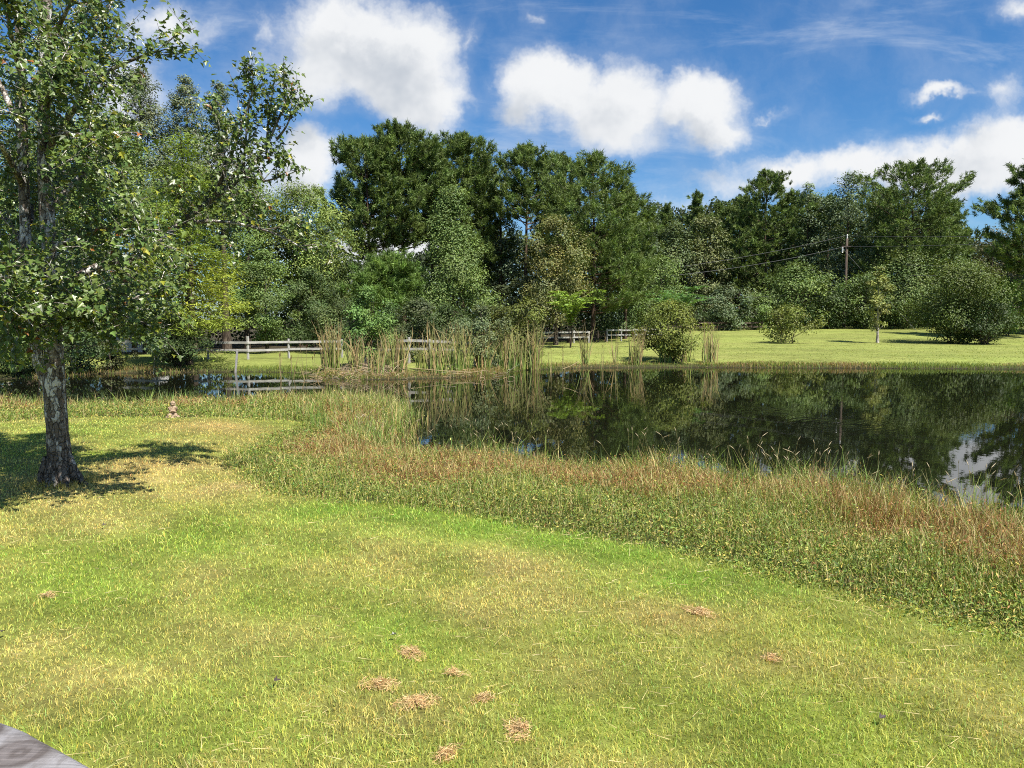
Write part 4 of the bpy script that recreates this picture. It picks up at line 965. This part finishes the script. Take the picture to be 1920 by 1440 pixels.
fence('rail_fence', 'pale rail fence just left of the rounded olive shrub', [fp(1139, 70), fp(1165, 70.5), fp(1190, 71), fp(1216, 71.5), fp(1240, 72)], 1.1, (.55, 1.0), 'white_wood')
fence('wire_fence', 'low dark post and wire fence closing the gap between the rails', [fp(1109, 67.5), fp(1122, 68.3), fp(1136, 69.4)], 1.0, (.45, .9), 'pole_wood', rail_h=.03)
fence('board_fence', 'far grey board fence under the trees at the lawn edge', [fp(px, 87+(px-1310)*.012) for px in range(1310, 1450, 20)], 1.05, (.4, .85), 'pole_wood', rail_h=.2, rails=2)
st = at_z(441, 693, .15); mb = MB(); b_ = at_y(445, 655, st[1])-st; mb.beam([0, 0, -.3], b_, .09, .09)
tag(mb.build('stake', M['old_wood'], loc=st, bevel=.01), 'leaning grey stake at the water in front of the long rails', 'stake')
g = ground(1075, 640); g = np.array([fp(1068, 67.6)[0], 67.6, 0]); g[2] = h1(g[0], g[1])
mb = MB(); mb.tube([[0, 0, -.02], [0, 0, .3], [0, 0, .42]], [.24, .22, .21], 12, cap=True, jit=.06, rng=r2)
tag(mb.build('stump', M['pine_bark'], loc=g), 'short brown stump under the rails by the bright frond tree', 'stump')

# ------------------------------------------------------------------ white shed
sx, sy = fp(252, 53); sz_ = h1(sx, sy); o = thing('white_shed', 'white shed mostly hidden by leaves behind the left rail fence', 'shed', (sx, sy, sz_))
mb = MB(); mb.add([[-1.7, -1.2, -.1], [1.7, -1.2, -.1], [1.7, 1.2, -.1], [-1.7, 1.2, -.1], [-1.7, -1.2, 2.3], [1.7, -1.2, 2.3], [1.7, 1.2, 2.3], [-1.7, 1.2, 2.3]], [[0, 1, 5, 4], [1, 2, 6, 5], [2, 3, 7, 6], [3, 0, 4, 7], [4, 5, 6, 7]])
mb.add([[-1.7, -1.2, 2.3], [-1.7, 1.2, 2.3], [-1.7, 0, 3.1], [1.7, -1.2, 2.3], [1.7, 1.2, 2.3], [1.7, 0, 3.1]], [[0, 1, 2], [3, 5, 4]])
mb.build('wall', M['white_paint'], o)
mb = MB()
for s in (-1, 1): mb.add([[-1.95, s*1.45, 2.16], [1.95, s*1.45, 2.16], [1.95, 0, 3.16], [-1.95, 0, 3.16], [-1.95, s*1.45, 2.24], [1.95, s*1.45, 2.24], [1.95, 0, 3.24], [-1.95, 0, 3.24]], [[0, 1, 2, 3], [4, 5, 6, 7], [0, 1, 5, 4], [1, 2, 6, 5], [3, 0, 4, 7]])
mb.build('roof', M['roof_grey'], o)
mb = MB(); mb.box((.4, -1.22, .95), (.9, .05, 1.95)); d_ = mb.build('door', M['white_paint'], o, bevel=.01)
mb = MB(); mb.box((.1, -1.27, .95), (.04, .05, .12)); mb.build('handle', M['wire'], d_, bevel=.008)

# ------------------------------------------------------------------ utility pole and lines
PY = 95.5
pb = spot(1583, PY); ptop = at_y(1584, 447, PY); hP = ptop[2]-pb[2]
o = thing('utility_pole', 'tall wooden utility pole rising from the far trees', 'utility pole', pb)
mb = MB(); mb.tube([[0, 0, -.3], [0, 0, hP*.5], [0, 0, hP]], [.2, .17, .13], 10, cap=True); mb.build('shaft', M['pole_wood'], o)
mb = MB(); mb.tube([[0, 0, hP-.05], [0, 0, hP+.1], [0, 0, hP+.25], [0, 0, hP+.4], [0, 0, hP+.5]], [.05, .1, .06, .09, .03], 10, cap=True); mb.build('insulator', M['porcelain'], o)
mb = MB(); mb.beam([-.75, -.2, hP-1.0], [.35, -.2, hP-1.0], .12, .14); mb.build('bracket', M['pole_wood'], o, bevel=.02)
mb = MB(); mb.tube([[-.62, -.25, hP-1.75], [-.62, -.25, hP-1.6], [-.62, -.25, hP-1.15], [-.62, -.25, hP-1.05]], [.06, .09, .08, .04], 10, cap=True); mb.build('insulator', M['porcelain'], o)
def wire(a, b, sag, lab, r=.019):
    a = np.array(a); b = np.array(b); t = np.linspace(0, 1, 24)[:, None]; P = a*(1-t)+b*t; P[:, 2] -= sag*4*(t*(1-t))[:, 0]
    mb = MB(); mb.tube(P-a, r, 4); tag(mb.build('power_line', M['wire'], loc=a), lab, 'power line', 'power lines at the far wood')
T0 = ptop+np.array([0, -.15, .3]); T1 = ptop+np.array([0, -.3, -1.0])
wire(T0, at_y(1180, 512, 81), .4, 'upper line running down left from the pole top')
wire(T1, at_y(1180, 524, 81), .5, 'thicker line running down left below the upper one', .022)
wire(T0, at_y(2150, 432, 71), .3, 'uppermost line running right from the pole top')
wire(T1, at_y(2150, 440, 71), .3, 'second line running right from the pole, under the uppermost', .022)
wire(pb+np.array([0, -.2, hP*.42]), at_y(1200, 556, 81), .5, 'lowest line running left from the middle of the pole')
wire(at_y(1700, 497, 86), at_y(2150, 488, 71), .2, 'upper of two low lines behind the big round bush')
wire(at_y(1700, 516, 86), at_y(2150, 508, 71), .2, 'lower of two low lines behind the big round bush')
gx_, gy_ = fp(1720, 86); wire(ptop+np.array([.1, -.1, -1.6]), (gx_, gy_, h1(gx_, gy_)), .05, 'slanting guy wire from the pole to the ground on the right')

# ------------------------------------------------------------------ garden statue
g = ground(325, 782); o = thing('garden_statue', 'small weathered seated garden statue on the lawn edge by the pond', 'statue', g, RAD(15))
def ell(bm, c, r, rot=None):
    import bmesh
    from mathutils import Matrix
    m = Matrix.Translation(c) @ (rot.to_matrix().to_4x4() if rot else Matrix.Identity(4)) @ Matrix.Diagonal((*r, 1))
    bmesh.ops.create_uvsphere(bm, u_segments=20, v_segments=14, radius=1, matrix=m)
import bmesh
from mathutils import Euler
bm = bmesh.new()
K = g[1]/F
ell(bm, (0, 0, .15), (.065, .055, .10)); ell(bm, (0, .005, .21), (.075, .05, .06)); ell(bm, (0, -.005, .295), (.05, .05, .055))      # torso, shoulders, head
ell(bm, (0, -.05, .285), (.012, .014, .012)); ell(bm, (-.05, 0, .29), (.012, .016, .02)); ell(bm, (.05, 0, .29), (.012, .016, .02))    # nose, ears
for s in (-1, 1):
    ell(bm, (s*.075, -.015, .18), (.024, .026, .07), Euler((.5, s*.25, 0))); ell(bm, (s*.04, -.065, .135), (.05, .02, .02), Euler((0, s*.4, s*.5)))   # arms folded
    ell(bm, (s*.055, -.055, .06), (.04, .085, .035), Euler((0, 0, s*.45))); ell(bm, (s*.05, -.125, .04), (.055, .03, .026), Euler((0, 0, s*-.4)))     # legs crossed
for cx, cz in ((-.018, .302), (.018, .302)): pass
me = bpy.data.meshes.new('body'); bm.to_mesh(me); bm.free(); me.materials.append(M['stone'])
b_ = bpy.data.objects.new('body', me); COL.objects.link(b_); b_.parent = o
rm = b_.modifiers.new('r', 'REMESH'); rm.mode = 'VOXEL'; rm.voxel_size = .006; rm.use_smooth_shade = True
smd = b_.modifiers.new('s', 'SMOOTH'); smd.iterations = 4; smd.factor = .5
mb = MB(); mb.tube([[0, 0, .315], [0, 0, .325], [0, 0, .345], [0, 0, .362], [0, .005, .372]], [.056, .058, .046, .03, .006], 14); mb.build('cap', M['stone'], o)
mb = MB(); mb.tube([[0, -.02, -.03], [0, -.02, .02], [0, -.02, .03]], [.16, .155, .14], 14, cap=True, jit=.08, rng=r2); mb.build('base', M['stone'], o)

# ------------------------------------------------------------------ fallen leaves on the lawn
for px, py, lab in [(197, 992, 'dark curled leaf on the lawn below the maple shade'), (6, 1197, 'dark curled leaf at the left border of the lawn'), (521, 1290, 'black dry leaf left of the clipping heaps'), (737, 1203, 'pale grey leaf on the lawn above the wide clipping heap'), (1655, 1360, 'small dark leaf on the lawn at the lower right')]:
    g = ground(px, py); g[2] += .045; mb = MB(); r3 = np.random.default_rng(px)
    V = []; 
    for sg in (1, -1):
        cup = np.abs(half[:, 0])*1.0+.35*(half[:, 1]-.5)**2
        mb.add(np.stack([half[:, 0]*sg, half[:, 1]-.5, cup], -1)*.042, [list(range(8))] if sg == 1 else [list(range(7, -1, -1))])
    lf = mb.build('fallen_leaf', M['dead_leaf'] if 'pale' not in lab else M['old_wood'], loc=g); lf.rotation_euler = (.2, .3, r3.random()*6)
    tag(lf, lab, 'leaf', 'fallen leaves on the lawn')

# ------------------------------------------------------------------ handrail at the lower left
ZR = 2.06
e0 = at_z(-260, 1268, ZR); e1 = at_z(0, 1345, ZR); e2 = at_z(85, 1383, ZR); e3 = at_z(190, 1440, ZR); e4 = at_z(420, 1570, ZR)
E = smooth([e0, e1, e2, e3, e4], 24); org = e2.copy()
RAILANG = math.atan2(e3[1]-e1[1], e3[0]-e1[0])
KNOT = tuple(at_z(38, 1412, ZR)-org); KNOT2 = tuple(at_z(-30, 1372, ZR)-org)
T = unit(np.gradient(E, axis=0)); side = np.stack([T[:, 1], -T[:, 0], 0*T[:, 0]], -1)
if (side[:, 1].mean()) > 0: side = -side
mb = MB(); wdt = .15; th = .045; prof_ = [(0, -th), (-.004, -th*.5), (0, -.014), (.004, -.006), (.012, -.0015), (.022, 0), (wdt*.5, .002), (wdt-.02, 0), (wdt-.005, -.005), (wdt, -.016), (wdt, -th)]
V = np.array([[E[i]-org+side[i]*a+np.array([0, 0, b]) for (a, b) in prof_] for i in range(len(E))]); kk = len(prof_)
f = np.array([[i*kk+j, i*kk+(j+1) % kk, (i+1)*kk+(j+1) % kk, (i+1)*kk+j] for i in range(len(E)-1) for j in range(kk)])
o = thing('deck_handrail', 'weathered grey wooden handrail with a large knot in the lower left corner', 'handrail', org)
mb.add(V.reshape(-1, 3), f, smooth=True); mb.build('top_board', rail_mat(), o)
for q in (2, 21):
    mb = MB(); p = E[q]-org+side[q]*.075; mb.beam(p+np.array([0, 0, -(ZR-.35)]), p+np.array([0, .001, -.044]), .09, .09); mb.build('post', M['old_wood'], o, bevel=.006)
mb = MB(); a = E[2]-org+side[2]*.075; b = E[21]-org+side[21]*.075; mb.beam(a+np.array([0, 0, -.95]), b+np.array([0, 0, -.95]), .04, .09); mb.build('rail', M['old_wood'], o, bevel=.006)

# ------------------------------------------------------------------ sky, sun
w = bpy.data.worlds.new('World'); sc.world = w; w.use_nodes = True
nt = w.node_tree; nt.nodes.clear()
def wn(typ, tree=nt, **kw):
    nd = tree.nodes.new(typ)
    for k, v in kw.items():
        if k.startswith('i_'): nd.inputs[k[2:].replace('_', ' ')].default_value = v
        else: setattr(nd, k, v)
    return nd
CLOUDS = [  # px, py, rx, ry, strength
 (640, 70, 140, 95, 1.0), (720, 120, 150, 110, 1.1), (780, 190, 120, 80, .9), (600, 140, 110, 90, .8), (690, 30, 90, 60, .7),
 (1040, 165, 120, 75, 1.0), (1140, 200, 110, 100, 1.0), (1170, 260, 90, 60, .6), (980, 200, 90, 55, .6),
 (1310, 190, 110, 75, 1.1), (1330, 240, 100, 60, .9), (1250, 215, 60, 50, .7),
 (575, 300, 55, 65, .8), (560, 340, 60, 60, .8), (330, 40, 110, 70, .55), (480, 130, 80, 70, .35),
 (1480, 320, 140, 45, .8), (1600, 320, 130, 50, .8), (1760, 330, 160, 70, 1.0), (1890, 300, 110, 80, 1.0), (1400, 350, 130, 40, .5), (1900, 10, 80, 45, .6), (1880, 170, 70, 60, .5), (1760, 182, 80, 18, .62), (1735, 226, 55, 12, .55), (1450, 215, 70, 14, .38), (1440, 290, 90, 12, .36), (870, 90, 30, 50, .4), (1000, 35, 25, 30, .35), (490, 60, 40, 60, .4), (950, 285, 120, 14, .25),
 (240, 170, 140, 90, .6), (720, 480, 300, 90, .75), (60, 160, 120, 80, .4), (420, 330, 260, 120, .55), (1250, 400, 260, 50, .35),
 (1700, -480, 420, 180, .9), (900, -500, 300, 160, .9), (2300, 0, 240, 200, .8), (200, -350, 300, 140, .7), (-400, 200, 300, 160, .8), (2600, 380, 400, 120, 1),
]
gt = bpy.data.node_groups.new('cloud_cover', 'ShaderNodeTree')
gt.interface.new_socket('UV', in_out='INPUT', socket_type='NodeSocketVector'); gt.interface.new_socket('Cover', in_out='OUTPUT', socket_type='NodeSocketFloat')
gi = wn('NodeGroupInput', gt); go = wn('NodeGroupOutput', gt); L = gt.links.new
nzd = wn('ShaderNodeTexNoise', gt, i_Scale=6.0, i_Detail=2.0, i_Roughness=.6); L(gi.outputs[0], nzd.inputs['Vector'])
sb = wn('ShaderNodeVectorMath', gt, operation='SUBTRACT'); L(nzd.outputs['Color'], sb.inputs[0]); sb.inputs[1].default_value = (.5, .5, .5)
sc2 = wn('ShaderNodeVectorMath', gt, operation='SCALE'); sc2.inputs['Scale'].default_value = .085; L(sb.outputs[0], sc2.inputs[0])
ad = wn('ShaderNodeVectorMath', gt, operation='ADD'); L(gi.outputs[0], ad.inputs[0]); L(sc2.outputs[0], ad.inputs[1])
nzf = wn('ShaderNodeTexNoise', gt, i_Scale=21.0, i_Detail=4.0, i_Roughness=.65); L(gi.outputs[0], nzf.inputs['Vector'])
sbf = wn('ShaderNodeVectorMath', gt, operation='SUBTRACT'); L(nzf.outputs['Color'], sbf.inputs[0]); sbf.inputs[1].default_value = (.5, .5, .5)
scf = wn('ShaderNodeVectorMath', gt, operation='SCALE'); scf.inputs['Scale'].default_value = .05; L(sbf.outputs[0], scf.inputs[0])
ad2 = wn('ShaderNodeVectorMath', gt, operation='ADD'); L(ad.outputs[0], ad2.inputs[0]); L(scf.outputs[0], ad2.inputs[1]); ad = ad2
fl_ = wn('ShaderNodeVectorMath', gt, operation='MULTIPLY'); fl_.inputs[1].default_value = (1, 1, 0); L(ad.outputs[0], fl_.inputs[0])
last = None
for (px, py, rx, ry, s) in CLOUDS:
    d = ray(px, py); u, v = d[0]/d[1], d[2]/d[1]
    mp = wn('ShaderNodeMapping', gt, vector_type='TEXTURE'); mp.inputs['Location'].default_value = (u, v, 0); mp.inputs['Scale'].default_value = (rx*1.27/F, ry*1.27/F, 1); 
    if last is None: L(fl_.outputs[0], mp.inputs[0])
    else:      # chained one after the other, which keeps the node stack short
        ch = wn('ShaderNodeVectorMath', gt, operation='MULTIPLY_ADD'); L(last, ch.inputs[0]); ch.inputs[1].default_value = (0, 0, 1e-5); L(fl_.outputs[0], ch.inputs[2]); L(ch.outputs[0], mp.inputs[0])
    ln = wn('ShaderNodeVectorMath', gt, operation='LENGTH'); L(mp.outputs[0], ln.inputs[0])
    mr = wn('ShaderNodeMapRange', gt); mr.inputs[1].default_value = 0; mr.inputs[2].default_value = 1; mr.inputs[3].default_value = s; mr.inputs[4].default_value = 0; L(ln.outputs['Value'], mr.inputs[0])
    if last is None: last = mr.outputs[0]
    else:
        mx = wn('ShaderNodeMath', gt, operation='SMOOTH_MAX'); mx.inputs[2].default_value = .15; L(last, mx.inputs[0]); L(mr.outputs[0], mx.inputs[1]); last = mx.outputs[0]
nf = wn('ShaderNodeTexNoise', gt, i_Scale=9.0, i_Detail=6.0, i_Roughness=.6); L(ad.outputs[0], nf.inputs['Vector'])
ma = wn('ShaderNodeMath', gt, operation='MULTIPLY_ADD'); L(nf.outputs[0], ma.inputs[0]); ma.inputs[1].default_value = .74; L(last, ma.inputs[2])
mr = wn('ShaderNodeMapRange', gt, interpolation_type='SMOOTHSTEP'); mr.inputs[1].default_value = .50; mr.inputs[2].default_value = .98; L(ma.outputs[0], mr.inputs[0])
ve = wn('ShaderNodeMapRange', gt, interpolation_type='SMOOTHSTEP'); ve.inputs[1].default_value = .34; ve.inputs[2].default_value = .8; ve.inputs[4].default_value = .2; L(ma.outputs[0], ve.inputs[0])
mv = wn('ShaderNodeMath', gt, operation='MAXIMUM'); L(mr.outputs[0], mv.inputs[0]); L(ve.outputs[0], mv.inputs[1]); L(mv.outputs[0], go.inputs[0])

tc = wn('ShaderNodeTexCoord'); sp = wn('ShaderNodeSeparateXYZ'); nt.links.new(tc.outputs['Generated'], sp.inputs[0])
ab = wn('ShaderNodeMath', operation='ABSOLUTE'); nt.links.new(sp.outputs[1], ab.inputs[0])
mxy = wn('ShaderNodeMath', operation='MAXIMUM'); mxy.inputs[1].default_value = .12; nt.links.new(ab.outputs[0], mxy.inputs[0])
du = wn('ShaderNodeMath', operation='DIVIDE'); nt.links.new(sp.outputs[0], du.inputs[0]); nt.links.new(mxy.outputs[0], du.inputs[1])
dv = wn('ShaderNodeMath', operation='DIVIDE'); nt.links.new(sp.outputs[2], dv.inputs[0]); nt.links.new(mxy.outputs[0], dv.inputs[1])
cu = wn('ShaderNodeCombineXYZ'); nt.links.new(du.outputs[0], cu.inputs[0]); nt.links.new(dv.outputs[0], cu.inputs[1])
cg1 = wn('ShaderNodeGroup', node_tree=gt); nt.links.new(cu.outputs[0], cg1.inputs[0])
of = wn('ShaderNodeVectorMath', operation='ADD'); of.inputs[1].default_value = (.03, .05, 0); nt.links.new(cu.outputs[0], of.inputs[0])
cg2 = wn('ShaderNodeGroup', node_tree=gt); nt.links.new(of.outputs[0], cg2.inputs[0])
sky = wn('ShaderNodeTexSky'); sky.sky_type = 'NISHITA'; sky.sun_disc = False; sky.sun_elevation = SUN_EL; sky.sun_rotation = SUN_AZ
sky.air_density = 1.0; sky.dust_density = .25; sky.ozone_density = 2.2
hs = wn('ShaderNodeHueSaturation'); hs.inputs['Saturation'].default_value = 1.12; hs.inputs['Value'].default_value = 1.0
sm = wn('ShaderNodeMix', data_type='RGBA', blend_type='MULTIPLY'); sm.inputs[0].default_value = 1; sm.inputs[7].default_value = (.66, .88, 1.1, 1); nt.links.new(sky.outputs[0], sm.inputs[6]); nt.links.new(sm.outputs[2], hs.inputs['Color'])
# thin cirrus
cm = wn('ShaderNodeMapping'); cm.inputs['Rotation'].default_value = (0, 0, -.35); cm.inputs['Scale'].default_value = (1.6, 7, 1); nt.links.new(cu.outputs[0], cm.inputs[0])
cn = wn('ShaderNodeTexNoise', i_Scale=2.2, i_Detail=6.0, i_Roughness=.62, i_Distortion=.8); nt.links.new(cm.outputs[0], cn.inputs['Vector'])
cr = wn('ShaderNodeMapRange', interpolation_type='SMOOTHSTEP'); cr.inputs[1].default_value = .5; cr.inputs[2].default_value = .85; cr.inputs[4].default_value = .5; nt.links.new(cn.outputs[0], cr.inputs[0])
CB = 8.0
mc = wn('ShaderNodeMix', data_type='RGBA'); nt.links.new(cr.outputs[0], mc.inputs[0]); nt.links.new(hs.outputs[0], mc.inputs[6]); mc.inputs[7].default_value = (CB*.82, CB*.9, CB, 1)
gn = wn('ShaderNodeTexNoise', i_Scale=7.5, i_Detail=4.0, i_Roughness=.6); nt.links.new(cu.outputs[0], gn.inputs['Vector'])
gr_ = wn('ShaderNodeMapRange', interpolation_type='SMOOTHSTEP'); gr_.inputs[1].default_value = .34; gr_.inputs[2].default_value = .66; gr_.inputs[3].default_value = .15; nt.links.new(gn.outputs[0], gr_.inputs[0])
gm = wn('ShaderNodeMath', operation='MULTIPLY'); nt.links.new(gr_.outputs[0], gm.inputs[0]); nt.links.new(cg2.outputs[0], gm.inputs[1])
cc = wn('ShaderNodeMix', data_type='RGBA'); cc.inputs[6].default_value = (CB*.97, CB*.985, CB, 1); cc.inputs[7].default_value = (CB*.60, CB*.65, CB*.72, 1); nt.links.new(gm.outputs[0], cc.inputs[0])
mk = wn('ShaderNodeMix', data_type='RGBA'); nt.links.new(cg1.outputs[0], mk.inputs[0]); nt.links.new(mc.outputs[2], mk.inputs[6]); nt.links.new(cc.outputs[2], mk.inputs[7])
bg = wn('ShaderNodeBackground'); bg.inputs['Strength'].default_value = 0.06; nt.links.new(mk.outputs[2], bg.inputs[0])
wo = wn('ShaderNodeOutputWorld'); nt.links.new(bg.outputs[0], wo.inputs[0])
w.cycles.sampling_method = 'MANUAL'; w.cycles.sample_map_resolution = 1024

sl_ = bpy.data.lights.new('sun', 'SUN'); sl_.energy = 5.0; sl_.angle = RAD(.53); sl_.color = (1.0, .95, .86)
so = bpy.data.objects.new('sun', sl_); COL.objects.link(so); so.location = (30, -30, 60)
so.rotation_euler = Vector(-SUN).to_track_quat('-Z', 'Y').to_euler()

cd = bpy.data.cameras.new('camera'); co = bpy.data.objects.new('camera', cd); COL.objects.link(co)
cd.sensor_fit = 'HORIZONTAL'; cd.sensor_width = 36; cd.lens = 36*F/1920; cd.clip_end = 4000; cd.clip_start = .05
co.location = CAM; co.rotation_euler = (math.pi/2-PITCH, 0, 0); sc.camera = co
sc.view_settings.view_transform = 'Standard'; sc.view_settings.look = 'None'; sc.view_settings.exposure = .97; sc.view_settings.gamma = 1
sc.render.engine = 'CYCLES'; sc.cycles.max_bounces = 5; sc.cycles.diffuse_bounces = 2; sc.cycles.glossy_bounces = 3; sc.cycles.transmission_bounces = 3
sc.cycles.filter_width = 1.05; sc.cycles.use_denoising = False
sc.cycles.use_adaptive_sampling = True; sc.cycles.adaptive_threshold = .012
sc.cycles.caustics_reflective = False; sc.cycles.caustics_refractive = False
